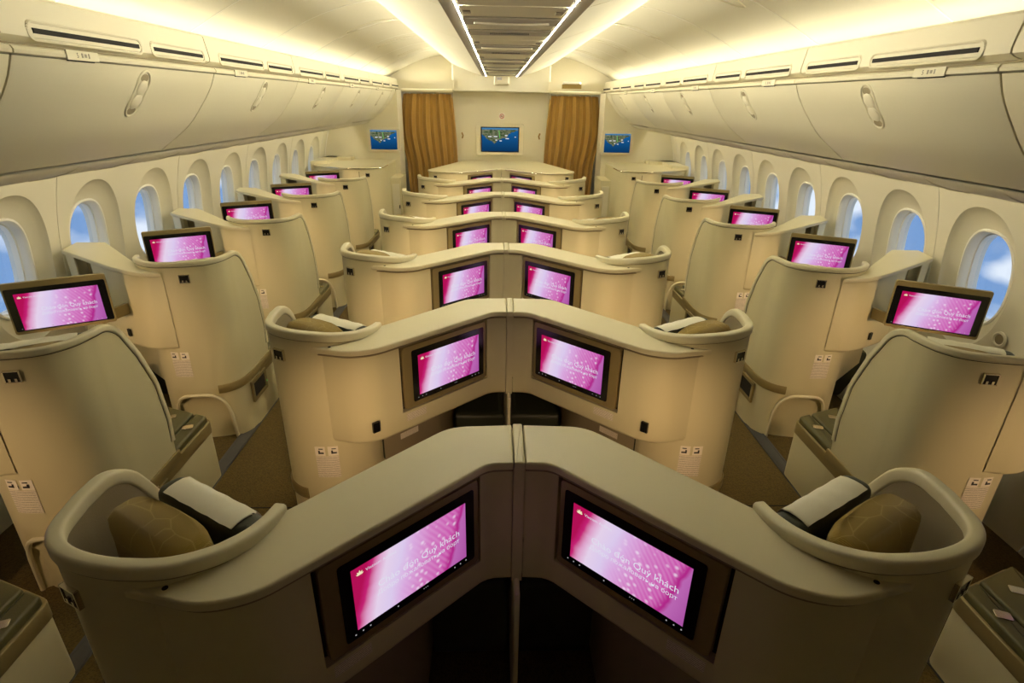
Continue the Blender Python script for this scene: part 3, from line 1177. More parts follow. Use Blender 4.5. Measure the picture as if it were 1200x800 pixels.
def build_shell(K, s, root):
    P, nrm, tops = shell_geometry(K)
    NP = len(P)
    U0, U1 = 0.26, 0.72
    def arch(u):
        if u < U0 or u > U1: return -1
        t = (u - U0) / (U1 - U0) * 2 - 1
        return 0.305 * (1 - abs(t) ** 3.2) ** (1 / 3.2)
    mb = MB()
    mb.grid(shell_rows(K, 0.0, 0.0, arch))
    shell = mb.build('shell', CREAM, root, s=s, angle=60)
    mb = MB()
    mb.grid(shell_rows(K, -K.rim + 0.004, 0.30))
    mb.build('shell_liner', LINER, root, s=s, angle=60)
    # rim along the front edge of the wing and the whole top
    pts, A, B = [], [], []
    zt = tops[0]
    seq = []
    for v in [x / 30 for x in range(12, 28)] + [0.93, 0.945, 0.96, 0.97, 0.98, 0.988, 0.994, 0.998]:
        z = zt * v
        seq.append((Vector((P[0].x, front_y(K, z, zt), z)), Vector((1, 0, 0))))
    yf = front_y(K, zt, zt)
    for k in range(0, 6):
        seq.append((Vector((P[0].x, yf + (P[0].y - yf) * k / 6, zt)), Vector((1, 0, 0))))
    for i in range(NP):
        seq.append((Vector((P[i].x, P[i].y, tops[i])), Vector((nrm[i].x, nrm[i].y, 0))))
    for i, (p, n) in enumerate(seq):
        a = seq[max(0, i - 1)][0]; b = seq[min(len(seq) - 1, i + 1)][0]
        t = (b - a).normalized()
        bb = t.cross(n)
        if bb.dot(Vector((0, 0.6, 1))) < 0: bb = -bb
        if i >= len(seq) - NP and bb.z < 0: bb = -bb
        pts.append(p); A.append(n); B.append(bb.normalized())
    T = K.rim
    H = 0.026 if K is CEN else 0.018
    cx, cy = (0.006 - T) / 2, (0.010 - H) / 2
    prof = rrect(T + 0.006, H + 0.010, min(0.009, T * 0.4), 4, cx, cy)
    mb = MB()
    mb.sweep(pts, A, B, prof)
    mb.build('rim', RIM, root, s=s, angle=60)
    # thin dark joint line below the rim
    mb = MB()
    jp = [p + n * 0.0008 - b * (H + 0.001) for p, n, b in zip(pts, A, B)]
    mb.sweep(jp, A, B, [(-0.002, -0.0009), (0.0004, -0.0009), (0.0004, 0.0009), (-0.002, 0.0009)])
    mb.build('rim_joint', LINER if K is CEN else DARK, root, s=s)
    # arch lip round the foot recess low on the shell
    mb = MB()
    ap = []
    for k in range(41):
        t = k / 40 * 2 - 1
        u = U0 + (t + 1) / 2 * (U1 - U0)
        z = 0.305 * max(0.0, (1 - abs(t) ** 3.2)) ** (1 / 3.2)
        f = u * (NP - 1); i = min(NP - 2, int(f)); w = f - i
        q = P[i].lerp(P[i + 1], w); n = nrm[i].lerp(nrm[i + 1], w)
        ap.append((q.x + n.x * 0.001, q.y + n.y * 0.001, max(0.0, z)))
    mb.tube(ap, 0.010, 8)
    mb.build('arch_lip', RIM, root, s=s)
    # khaki trim band low on the wing side
    pts, A, B = [], [], []
    up = Vector((0, 0, 1))
    seq = []
    for u in [0.33 - 0.33 * k / 12 for k in range(13)]:
        f = u * (NP - 1); i = min(NP - 2, int(f)); w = f - i
        q = P[i].lerp(P[i + 1], w); n = nrm[i].lerp(nrm[i + 1], w)
        seq.append((q, n))
    yf = front_y(K, 0.36, zt)
    for k in range(1, 6):
        seq.append((Vector((P[0].x, P[0].y + (yf + 0.02 - P[0].y) * k / 5)), Vector((1, 0))))
    for k, (q, n) in enumerate(seq):
        pts.append(Vector((q.x, q.y, 0.335 + 0.02 * k / len(seq)))); A.append(Vector((n.x, n.y, 0))); B.append(up)
    mb = MB()
    mb.sweep(pts, A, B, [(-0.004, -0.026), (0.006, -0.026), (0.009, -0.02), (0.009, 0.02), (0.006, 0.026), (-0.004, 0.026)])
    mb.build('trim_band', KHAKI, root, s=s)
    # literature pocket below the band
    xw = P[0].x
    yc, zc = K.dy + 1.075, 0.245
    mb = MB()
    mb.box((xw + 0.003, yc, zc), (0.004, 0.17, 0.10))
    pk = mb.build('pocket', DARK, root, s=s)
    mb = MB()
    for (dy, dz, ly, lz) in ((0, 0.058, 0.21, 0.02), (0, -0.058, 0.21, 0.02), (0.095, 0, 0.022, 0.13), (-0.095, 0, 0.022, 0.13)):
        mb.box((xw + 0.006, yc + dy, zc + dz), (0.012, ly, lz))
    mb.build('pocket_frame', KHAKI, pk, s=s)
    mb = MB(); mb.box((xw + 0.013, yc + 0.096, zc - 0.02), (0.003, 0.006, 0.008))
    mb.build('pocket_light', MAP_GREEN, pk, s=s)
    return P, nrm, tops

def at_u(P, nrm, u):
    f = u * (len(P) - 1); i = min(len(P) - 2, int(f)); w = f - i
    return P[i].lerp(P[i + 1], w), nrm[i].lerp(nrm[i + 1], w).normalized()
def u_near(P, x, y):
    return min(range(len(P)), key=lambda i: (P[i] - Vector((x, y))).length) / (len(P) - 1)

def surf_patch(P, nrm, u0, u1, z0, z1, off, n=7):
    mb = MB(); uv = []
    rows = []
    for j, z in enumerate((z0, z1)):
        row = []
        for i in range(n):
            q, nn = at_u(P, nrm, u0 + (u1 - u0) * i / (n - 1))
            row.append((q.x + nn.x * off, q.y + nn.y * off, z)); uv.append((i / (n - 1), j))
        rows.append(row)
    mb.grid(rows)
    return mb, uv

def coat_hook(p, n, z, root, s):
    """square flush coat hook: black plate in a chrome frame"""
    t = Vector((-n.y, n.x))
    rz = math.atan2(t.y, t.x)
    mb = MB(); mb.box((p.x + n.x * 0.003, p.y + n.y * 0.003, z), (0.046, 0.008, 0.040), rz)
    h = mb.build('coat_hook', BLACK, root, s=s)
    mb = MB()
    for dx, dz, lx, lz in ((0, 0.021, 0.05, 0.004), (0, -0.021, 0.05, 0.004), (0.024, 0, 0.004, 0.046), (-0.024, 0, 0.004, 0.046)):
        q = p + t * dx + n * 0.004
        mb.box((q.x, q.y, z + dz), (lx, 0.010, lz), rz)
    for dx in (-0.010, 0.010):
        q = p + t * dx + n * 0.006
        mb.box((q.x, q.y, z - 0.012), (0.008, 0.008, 0.012), rz)
    mb.build('hook_frame', CHROME, h, s=s)

def placard(P, nrm, xy, root, s):
    u = u_near(P, *xy)
    du = 0.070
    mb, uv = surf_patch(P, nrm, u - du, u + du, 0.430, 0.538, 0.0025)
    o = mb.build('placard', PLACARD, root, s=s, uv=uv)
    for a, b in ((-du, -0.008), (0.008, du)):
        mb, uv = surf_patch(P, nrm, u + a, u + b, 0.540, 0.585, 0.0025, 4)
        hd = mb.build('placard_header', PLAIN_PLACARD, o, s=s)
        mb = MB()
        q, nn = at_u(P, nrm, u + (a + b) / 2)
        t = Vector((-nn.y, nn.x)); rz = math.atan2(t.y, t.x)
        for dx, dz, lx, lz in ((-0.007, -0.008, 0.016, 0.007), (0.004, -0.004, 0.007, 0.016), (-0.004, 0.012, 0.018, 0.004)):
            c = q + t * dx + nn * 0.0035
            mb.box((c.x, c.y, 0.562 + dz), (lx, 0.001, lz), rz)
        mb.build('placard_icon', INK, o, s=s)

def armrest_box(K, s, root):
    d = K.dy
    poly = ccw(rounded([(0.985, d + 1.13), (0.985, d + 1.625), (0.70, d + 1.735), (0.70, d + 1.13)], [0, 0.03, 0.03, 0], 4, closed=True))
    mb = MB(); mb.prism(poly, 0.0, 0.285, 0.004, rb=0.008)
    mb.build('armrest_box', CREAM, root, s=s)
    band = offset_poly(poly, 0.004)
    mb = MB(); mb.prism(band, 0.285, 0.350, 0.006, rb=0.002)
    b = mb.build('armrest_band', KHAKI, root, s=s)
    outer = ccw(rounded([(0.978, d + 1.15), (0.978, d + 1.615), (0.905, d + 1.643), (0.895, d + 1.15)], 0.016, 3, closed=True))
    inner = ccw(rounded([(0.885, d + 1.15), (0.895, d + 1.648), (0.712, d + 1.718), (0.712, d + 1.15)], 0.016, 3, closed=True))
    for name, pl, bx in (('armrest_cushion', outer, (0.937, d + 1.50)), ('armrest_cushion', inner, (0.80, d + 1.60))):
        mb = MB(); mb.prism(pl, 0.348, 0.382, 0.012, rb=0.004)
        c = mb.build(name, OLIVE, root, s=s)
        mb = MB(); mb.prism(ccw([(bx[0] + x * 0.9 - y * 0.35, bx[1] + x * 0.35 + y * 0.9) for x, y in rrect(0.052, 0.036, 0.006, 2)]), 0.382, 0.387, 0.002, rb=0)
        mb.build('buckle_plate', CHROME, c, s=s)

def seat_inside(K, s, root):
    """cushions of the seat inside the shell, facing forward and inward; headrest"""
    d = K.dy
    ang = math.atan2(0.147, 0.248)      # direction of the seat back line in plan
    ca, sa = math.cos(ang), math.sin(ang)
    def loc(a, b):                       # a along the back (to the aisle), b forward of the back line
        return (0.762 + a * ca - b * sa, d + 1.012 + a * sa + b * ca)
    def block(name, w, t, z0, z1, b0, m, r=0.03, a0=0.0):
        pl = [loc(a0 + x, b0 + y) for x, y in rrect(w, t, min(w, t) * 0.4, 5)]
        mb = MB(); mb.prism(ccw(pl), z0, z1, r, 4)
        return mb.build(name, m, root, s=s)
    block('seat_back', 0.40, 0.11, 0.40, 0.90, 0.09, DGREEN)
    block('headrest', 0.33, 0.080, 0.80, 1.045, 0.055, DGREEN, 0.022)
    P, nrm, tops = shell_geometry(K)
    pl = [(p.x - n.x * (K.rim + 0.004), p.y - n.y * (K.rim + 0.004)) for p, n in zip(P[::3], nrm[::3])]
    mb = MB(); mb.prism(ccw(pl), 0.78, 0.814 if K is CEN else 0.800, 0)
    mb.build('rear_shelf', LINER, root, s=s)
    block('seat_cushion', 0.46, 0.44, 0.27, 0.42, 0.36, DGREEN, 0.04)

def pillow_mesh():
    """soft pillow standing on edge, local: x long, y thick, z up from its base"""
    mb = MB()
    rows = []
    for j in range(13):
        v = j / 12 * 2 - 1
        row = []
        for k in range(28):
            a = 2 * PI * k / 28
            c, sn = math.cos(a), math.sin(a)
            e = 0.55
            x = 0.140 * math.copysign(abs(c) ** e, c)
            y = 0.054 * math.copysign(abs(sn) ** e, sn)
            pinch = (1 - abs(v) ** 7.0) ** 0.5 if abs(v) < 1 else 0.0
            kx = 0.90 + 0.10 * pinch
            ky = 0.66 + 0.34 * pinch
            z = 0.13 + 0.13 * v
            z -= 0.018 * (abs(x) / 0.14) ** 3 * (1 if v > 0 else -1) * abs(v)
            wob = noise.noise(Vector((x * 14, y * 14, z * 14))) * 0.006
            row.append((x * kx + wob, y * ky + wob * 0.6, z))
        rows.append(row)
    o = mb.grid(rows, close_u=True)
    mb.f.append(tuple(reversed(range(28))))
    mb.f.append(tuple(12 * 28 + k for k in range(28)))
    return mb

def cover_mesh():
    """cloth headrest cover draped over the headrest top, local: x along the headrest, y across"""
    prof = [(-0.034, 0.010), (-0.018, 0.0150), (0.0, 0.0165), (0.018, 0.0150), (0.034, 0.009), (0.041, -0.004), (0.044, -0.03), (0.045, -0.10), (0.045, -0.16)]
    mb = MB()
    rows = []
    for y, z in prof:
        rows.append([(-0.125 + 0.25 * k / 12, y, z + 0.0015 * math.sin(k * 1.9 + y * 40)) for k in range(13)])
    mb.grid(rows)
    ins = [[(x, y * 0.96, z - 0.003) for x, y, z in r] for r in rows]
    mb.grid([list(reversed(r)) for r in ins])
    return mb

def monitor(parent, loc, rz, wide, sc=1.0):
    """touch-screen monitor; wide = side (+1 right, -1 left) of the broad khaki border"""
    W, H = 0.455 * sc, 0.285 * sc
    root = empty('monitor', loc, rz)
    root.parent = parent
    x0, x1, z0, z1 = -W / 2, W / 2, -H / 2, H / 2
    big, small = 0.043 * sc, (0.017 if wide else 0.008) * sc
    bl = x0 + (big if wide < 0 else small)
    br = x1 - (big if wide > 0 else small)
    bz0, bz1 = z0 + (0.024 if wide else 0.018) * sc, z1 - (0.024 if wide else 0.031) * sc
    mb = MB()
    body = rrect(W, H, 0.012 * sc, 3)
    back = [(x * 0.985, z * 0.985) for x, z in body]
    n = len(body)
    rows = [[(x * 0.985, 0.026, z * 0.985) for x, z in body], [(x, 0.020, z) for x, z in body], [(x, 0.003, z) for x, z in body], [(x * 0.993, 0.0, z * 0.99) for x, z in body]]
    o = mb.grid(rows, close_u=True)
    mb.f.append(tuple(o + k for k in range(n)))
    mb.f.append(tuple(o + 3 * n + k for k in reversed(range(n))))
    bz = mb.build('monitor_frame', KHAKI, root)
    mb = MB()
    gl = rrect(br - bl, bz1 - bz0, 0.008 * sc, 3, (bl + br) / 2, (bz0 + bz1) / 2)
    m = len(gl)
    o = mb.grid([[(x, 0.0005, z) for x, z in gl], [(x, -0.0015, z) for x, z in gl]], close_u=True)
    mb.f.append(tuple(o + m + k for k in range(m)))
    mb.build('glass_front', BLACK, root)
    dw = (0.335 if wide else 0.368) * sc; dh = dw * 9 / 16 * 0.975
    dxc = (bl + br) / 2; dz0 = bz1 - 0.028 * sc - dh
    mb = MB()
    mb.add([(dxc - dw / 2, -0.0022, dz0), (dxc + dw / 2, -0.0022, dz0), (dxc + dw / 2, -0.0022, dz0 + dh), (dxc - dw / 2, -0.0022, dz0 + dh)], [(0, 1, 2, 3)])
    mb.build('display', PETAL, root, flat=True)
    xr = dxc + dw / 2 - 0.022 * sc
    text_obj('welcome_text', 'Ch\u00e0o \u0111\u00f3n Qu\u00fd kh\u00e1ch', 0.0285 * sc, TXT_WHITE, root, (xr, -0.0032, dz0 + dh * 0.49), 'RIGHT')
    text_obj('welcome_text', '\u0414\u043e\u0431\u0440\u043e \u043f\u043e\u0436\u0430\u043b\u043e\u0432\u0430\u0442\u044c \u043d\u0430 \u0431\u043e\u0440\u0442', 0.0190 * sc, TXT_WHITE, root, (xr - 0.002, -0.0032, dz0 + dh * 0.37), 'RIGHT')
    text_obj('header_text', 'Vietnam Airlines', 0.0125 * sc, TXT_WHITE, root, (dxc - dw / 2 + 0.036 * sc, -0.0032, dz0 + dh * 0.875))
    # golden lotus: five pointed petals over a bowl
    mb = MB()
    cxl, czl = dxc - dw / 2 + 0.021 * sc, dz0 + dh * 0.87
    for a, l in ((-1.15, 0.011), (-0.58, 0.013), (0, 0.0145), (0.58, 0.013), (1.15, 0.011)):
        l *= sc
        dx, dz = math.sin(a), math.cos(a)
        nx, nz = dz, -dx
        w = 0.0024 * sc
        mb.add([(cxl, -0.0032, czl), (cxl + dx * l * 0.55 + nx * w, -0.0032, czl + dz * l * 0.55 + nz * w), (cxl + dx * l, -0.0032, czl + dz * l), (cxl + dx * l * 0.55 - nx * w, -0.0032, czl + dz * l * 0.55 - nz * w)], [(0, 1, 2, 3)])
    mb.build('lotus_logo', TXT_GOLD, root, flat=True)
    mb = MB()
    for fx in (0.06, 0.11, 0.16, 0.36, 0.56, 0.575, 0.59, 0.82, 0.87, 0.92):
        r = (0.0022 if fx not in (0.56, 0.575, 0.59) else 0.0014) * sc
        x = bl + (br - bl) * fx; z = bz0 + 0.014 * sc
        mb.add([(x + r * math.cos(2 * PI * k / 6), -0.0024, z + r * math.sin(2 * PI * k / 6)) for k in range(6)], [tuple(range(6))])
    tag(mb.build('touch_icons', ICON, root, flat=True), kind='stuff')
    return root

def lamp(parent, p, target, s):
    """small reading light fixed to the inside of the ledge"""
    mb = MB()
    rows = [[(p[0] + r * math.cos(2 * PI * k / 12), p[1] + yy, p[2] + r * math.sin(2 * PI * k / 12)) for k in range(12)] for yy, r in ((-0.02, 0.010), (-0.015, 0.014), (0.012, 0.017), (0.012, 0.012))]
    mb.grid(rows, close_u=True)
    b = mb.build('reading_light', STEEL, parent, s=s)
    mb = MB()
    mb.add([(p[0] + 0.012 * math.cos(2 * PI * k / 12), p[1] + 0.012, p[2] + 0.012 * math.sin(2 * PI * k / 12)) for k in range(12)], [tuple(reversed(range(12)))])
    mb.build('lens', LAMP_GLOW, b, s=s)
    ld = LAMPDATA
    l = bpy.data.objects.new('reading_light_beam', ld)
    COL.objects.link(l)
    l.parent = parent
    a = Vector((s * p[0], p[1] + 0.03, p[2])); t = Vector((s * target[0], target[1], target[2]))
    l.location = a
    l.rotation_euler = (t - a).to_track_quat('-Z', 'Y').to_euler()
LAMPDATA = bpy.data.lights.new('reading_light_beam', 'SPOT')
LAMPDATA.energy = READ_W
LAMPDATA.color = WARM_LOW
LAMPDATA.spot_size = math.radians(72)
LAMPDATA.spot_blend = 1.0
LAMPDATA.shadow_soft_size = 0.03

# ---------------- side panel with its ledge
def wall_rows(path, zs):
    return [[(x, y, z) for x, y in offset_line(path, -ins)] for ins, z in zs]

C_REAR = rounded([(0.785, 0.828), (0.625, 0.787), (0.535, 0.812), (0.088, 1.232), (0.017, 1.235)], [0, 0.10, 0.09, 0.06, 0], 6)
C_FRONT = rounded([(0.017, 1.41), (0.20, 1.40), (0.545, 1.045)], [0, 0.05, 0], 5)
W_REAR = rounded([(0.708, 1.7395), (0.60, 1.720), (0.455, 1.775), (0.012, 2.03)], [0, 0.06, 0.09, 0], 6)
W_FRONT = [(-0.035, 2.205), (0.115, 2.24), (0.47, 1.90)]

def center_panel(s, root):
    zt, zb = 1.012, 0.605
    rear = C_REAR
    # split points for the screen recess along the straight stretch
    A = Vector((0.56, 0.80)); Bp = Vector((0.09, 1.235)); dvec = (Bp - A).normalized()
    sA, sB = 0.138, 0.616
    straight0 = Vector((0.535, 0.812)); straight1 = Vector((0.088, 1.232))
    d2 = (straight1 - straight0).normalized()
    def on(sv):
        q = A + dvec * sv
        t = (q - straight0).dot(d2)
        return straight0 + d2 * t
    pL, pR = on(sA), on(sB)
    path = []
    done = False
    for p in rear:
        v = Vector(p)
        t = (v - straight0).dot(d2)
        tl, tr = (pL - straight0).dot(d2), (pR - straight0).dot(d2)
        off = abs((v - straight0).cross(d2)) if hasattr(v, 'cross') else 0
        if t >= tl and not done:
            path += [tuple(pL), tuple(pR)]; done = True
        if t <= tl or t >= tr:
            path.append(p)
    iL = path.index(tuple(pL))
    R0, R1 = 0.700, 1.000
    rows = []
    outs = [(0.022, 0.605), (0.010, 0.607), (0.003, 0.613), (0.0, 0.625), (0.0, R0), (0.0, R1), (0.0, zt)]
    # outward of the rear face lies on the right side of the path direction reversed; find sign
    test = offset_line(path, 0.01)
    sg = 1 if test[len(path) // 2][1] < path[len(path) // 2][1] else -1
    for ins, z in outs:
        rows.append([(x, y, z) for x, y in offset_line(path, -sg * ins)])
    mb = MB()
    nu = len(path)
    vs = [p for r in rows for p in r]
    fs = []
    for j in range(len(rows) - 1):
        for i in range(nu - 1):
            if j == 4 and i == iL:
                continue
            fs.append((j * nu + i, (j + 1) * nu + i, (j + 1) * nu + i + 1, j * nu + i + 1))
    mb.add(vs, fs)
    # recess walls and back
    nrm = Vector((d2.y, -d2.x))
    if nrm.y > 0: nrm = -nrm
    dep = 0.034
    a, b = pL, pR
    a2, b2 = a - nrm * dep, b - nrm * dep
    mb.add([(a.x, a.y, R0), (b.x, b.y, R0), (b.x, b.y, R1), (a.x, a.y, R1), (a2.x, a2.y, R0), (b2.x, b2.y, R0), (b2.x, b2.y, R1), (a2.x, a2.y, R1)],
           [(4, 5, 1, 0), (1, 5, 6, 2), (2, 6, 7, 3), (0, 3, 7, 4), (4, 7, 6, 5)])
    # underside and front face
    low = [(x, y) for x, y, z in rows[0]]
    under = low + C_FRONT
    mb.add([(x, y, 0.605) for x, y in under], [tuple(range(len(under)))])
    mb.grid([[(x, y, z) for x, y in C_FRONT] for z in (0.605, zt)])
    pan = mb.build('side_panel', CREAM, root, s=s, angle=40)
    mb = MB()
    mb.add([(a.x * 0.999 - nrm.x * 0.030, a.y - nrm.y * 0.030, R0), (b.x - nrm.x * 0.030, b.y - nrm.y * 0.030, R0), (b.x - nrm.x * 0.030, b.y - nrm.y * 0.030, R1), (a.x - nrm.x * 0.030, a.y - nrm.y * 0.030, R1)], [(0, 1, 2, 3)])
    mb.build('recess_back', DARK, pan, s=s)
    # ledge on top
    pr = offset_line(rear, sg * 0.015)
    poly = ccw(pr + C_FRONT)
    mb = MB(); mb.prism(poly, 1.012, 1.036, 0.006, 4, rb=0.005)
    led = mb.build('ledge', CREAM_TOP, root, s=s, angle=40)
    # bead under the ledge, coloured dark to stand in for its shadow line
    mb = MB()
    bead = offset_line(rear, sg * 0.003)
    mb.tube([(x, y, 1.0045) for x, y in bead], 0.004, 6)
    mb.build('ledge_shadow_bead', LINER, led, s=s)
    mb = MB(); mb.prism(ccw([(0.705 + 0.006 * math.cos(2 * PI * k / 10), 0.815 + 0.006 * math.sin(2 * PI * k / 10)) for k in range(10)]), 1.0355, 1.037, 0)
    mb.build('ledge_screw', DARK, led, s=s)
    # monitor in its recess (never mirrored itself)
    mid = on((0.150 + 0.605) / 2)
    mx = mid + nrm * 0.004
    if s > 0:
        ang = math.atan2(-d2.y, -d2.x)
    else:
        ang = math.atan2(d2.y, -d2.x)
        ang = math.atan2(d2.y, -d2.x)
    face = math.atan2(nrm.y, nrm.x * s)          # world direction the screen faces
    monitor(root, (s * mx.x, mx.y, 0.8535), face + PI / 2, 1 if s > 0 else -1)
    # power socket and small printed labels under the screen
    q = on(0.018) + nrm * 0.002
    rzp = math.atan2(d2.y, d2.x)
    mb = MB(); mb.box((q.x + 0.010, q.y - 0.010, 0.690), (0.030, 0.010, 0.046), rzp)
    mb.build('power_socket', BLACK, root, s=s)
    q = on(0.205) + nrm * 0.0015
    mb = MB(); uv = []
    for z, vv in ((0.655, 0), (0.690, 0.55)):
        pass
    e = d2 * 0.05
    vs = [(q.x - e.x, q.y - e.y, 0.654), (q.x + e.x, q.y + e.y, 0.654), (q.x + e.x, q.y + e.y, 0.690), (q.x - e.x, q.y - e.y, 0.690)]
    mb.add(vs, [(0, 1, 2, 3)])
    mb.build('small_label', PLACARD, root, s=s, uv=[(0, 0), (1, 0), (1, 0.45), (0, 0.45)])
    # footwell under the ledge for the seat behind
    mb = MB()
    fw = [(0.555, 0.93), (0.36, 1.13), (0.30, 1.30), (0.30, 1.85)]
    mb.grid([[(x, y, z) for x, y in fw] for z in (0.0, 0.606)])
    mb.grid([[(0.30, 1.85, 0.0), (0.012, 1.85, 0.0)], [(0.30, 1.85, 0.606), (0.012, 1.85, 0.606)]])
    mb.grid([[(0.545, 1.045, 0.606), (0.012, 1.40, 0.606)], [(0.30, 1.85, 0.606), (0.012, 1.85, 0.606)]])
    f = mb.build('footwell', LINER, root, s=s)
    mb = MB(); mb.prism(ccw([(0.02, 1.45), (0.29, 1.45), (0.29, 1.84), (0.02, 1.84)]), 0.0, 0.36, 0.03)
    mb.build('foot_rest', DGREEN, root, s=s)
    mb = MB()
    for k in range(5):
        mb.box((0.15, 1.835, 0.44 + 0.026 * k), (0.24, 0.008, 0.010))
    tag(mb.build('vent_slats', KHAKI, f, s=s), kind='stuff')
    q = Vector((0.46, 1.03)); dd = (Vector((0.36, 1.13)) - Vector((0.555, 0.93))).normalized(); nn = Vector((-dd.y, dd.x)); nn = nn if nn.y < 0 else -nn
    mb = MB(); e = dd * 0.05; q = q + nn * 0.003
    mb.add([(q.x - e.x, q.y - e.y, 0.50), (q.x + e.x, q.y + e.y, 0.50), (q.x + e.x, q.y + e.y, 0.53), (q.x - e.x, q.y - e.y, 0.53)], [(0, 1, 2, 3)])
    mb.build('small_label', PLACARD, f, s=s, uv=[(0, 0), (1, 0), (1, 0.45), (0, 0.45)])

def win_ztop(x, y):
    return 0.046 * min(1.0, max(0.0, (0.70 - x) / 0.69))

def window_panel_side(s, root, with_monitor=True, cubby=True):
    rear = W_REAR
    cut = [p for p in rear if p[0] >= 0.24]
    # extend the face exactly to x = 0.235
    a, b = Vector(cut[-1]), Vector(rear[-1])
    t = (a.x - 0.235) / (a.x - b.x)
    q = a.lerp(b, t)
    face = cut + [(q.x, q.y)]
    test = offset_line(face, 0.01)
    sg = 1 if test[len(face) // 2][1] < face[len(face) // 2][1] else -1
    rows = []
    for ins, z in ((0.022, 0.605), (0.010, 0.607), (0.003, 0.613), (0.0, 0.625), (0.0, 0.8), (0.0, 1.028)):
        row = []
        for x, y in offset_line(face, -sg * ins):
            row.append((x, y, z + (win_ztop(x, y) if z > 1 else 0)))
        rows.append(row)
    mb = MB()
    mb.grid(list(reversed(rows)))
    low = [(x, y) for x, y, z in rows[0]]
    under = low + [(0.10, 2.22), (0.47, 1.93)]
    mb.add([(x, y, 0.605) for x, y in under], [tuple(range(len(under)))])
    # closed return into the cubby and inner face
    mb.grid([[(q.x, q.y, z), (0.30, 2.06, z)] for z in (0.605, 1.03)])
    mb.grid([[(0.47, 1.93, z), (0.115, 2.235, z)] for z in (0.30, 1.03)])
    pan = mb.build('side_panel', CREAM, root, s=s, angle=40)
    # end plate at the window side, standing under the tip of the ledge
    mb = MB()
    pl = ccw([(0.03, 2.028), (0.045, 2.035), (-0.005, 2.20), (-0.025, 2.195)])
    mb.prism(pl, 0.55, 1.052, 0)
    mb.prism(ccw([(0.115, 2.225), (-0.03, 2.19), (-0.03, 2.205), (0.115, 2.24)]), 0.55, 1.05, 0)
    mb.prism(ccw([(0.010, 2.034), (0.085, 1.991), (0.088, 1.999), (0.014, 2.042)]), 0.55, 1.066, 0)
    mb.build('end_plate', RIM, root, s=s)
    mb = MB()
    mb.add([(0.20, 2.09, 0.62), (0.05, 2.15, 0.62), (0.05, 2.15, 1.045), (0.20, 2.09, 1.045)], [(0, 1, 2, 3)])
    mb.build('cubby_lining', LINER, root, s=s)
    mb = MB()
    mb.prism(ccw([(0.012, 2.035), (0.225, 1.912), (0.24, 1.94), (0.03, 2.06)]), 0.55, 0.70, 0.004)
    mb.build('cubby_sill', CREAM, root, s=s)
    pr = offset_line(rear, sg * 0.012)
    poly = ccw(pr + W_FRONT)
    mb = MB(); mb.prism(poly, 1.028, 1.052, 0.006, 4, rb=0.005, ztop=win_ztop)
    mb.build('ledge', CREAM_TOP, root, s=s, angle=40)
    q2 = Vector((0.33, 1.848))
    mb = MB(); mb.box((0.43, 1.781, 0.690), (0.024, 0.010, 0.042), -0.52)
    mb.build('power_socket', BLACK, root, s=s)
    # footwell below
    mb = MB()
    mb.grid([[(0.50, 1.87, z), (0.42, 2.05, z), (0.42, 2.7, z), (0.02, 2.7, z)] for z in (0.0, 0.606)])
    mb.build('footwell', LINER, root, s=s)
    mb = MB(); mb.prism(ccw([(0.03, 2.3), (0.40, 2.3), (0.40, 2.68), (0.03, 2.68)]), 0.0, 0.36, 0.03)
    mb.build('foot_rest', DGREEN, root, s=s)
    if with_monitor:
        # swung-out monitor on an arm
        p1, p0 = Vector((0.478, 1.632)), Vector((0.128, 1.435))
        d = (p1 - p0).normalized(); nrm = Vector((d.y, -d.x))
        if nrm.y > 0: nrm = -nrm
        mid = (p0 + p1) / 2
        f = math.atan2(nrm.y, nrm.x * s)
        mon = monitor(root, (s * mid.x, mid.y, 0.9455), f + PI / 2, 0, 0.915)
        mb = MB()
        mb.box((0.445, 1.69, 0.84), (0.022, 0.16, 0.06), -0.25)
        mb.build('monitor_arm', KHAKI, root, s=s)

# ---------------- assemble the unit types
def center_seat(s):
    root = empty('seat_pod', (0, 0, 0))
    P, nrm, tops = build_shell(CEN, s, root)
    u = u_near(P, 0.91, 0.845); p, n = at_u(P, nrm, u)
    coat_hook(p, n, 0.995, root, s)
    placard(P, nrm, (0.775, 0.812), root, s)
    armrest_box(CEN, s, root)
    seat_inside(CEN, s, root)
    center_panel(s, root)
    lamp(root, (0.52, 1.10, 0.955), (0.60, 1.97, 0.60), s)
    return root
def window_seat(s):
    """s=+1: pod on the +x side of its origin (left-hand seats of the cabin)"""
    root = empty('seat_pod', (0, 0, 0))
    P, nrm, tops = build_shell(WIN, s, root)
    u = u_near(P, 0.81, 1.757); p, n = at_u(P, nrm, u)
    coat_hook(p, n, 1.013, root, s)
    placard(P, nrm, (0.705, 1.744), root, s)
    armrest_box(WIN, s, root)
    seat_inside(WIN, s, root)
    window_panel_side(s, root)
    lamp(root, (0.44, 1.96, 0.955), (0.58, 2.90, 0.60), s)
    return root

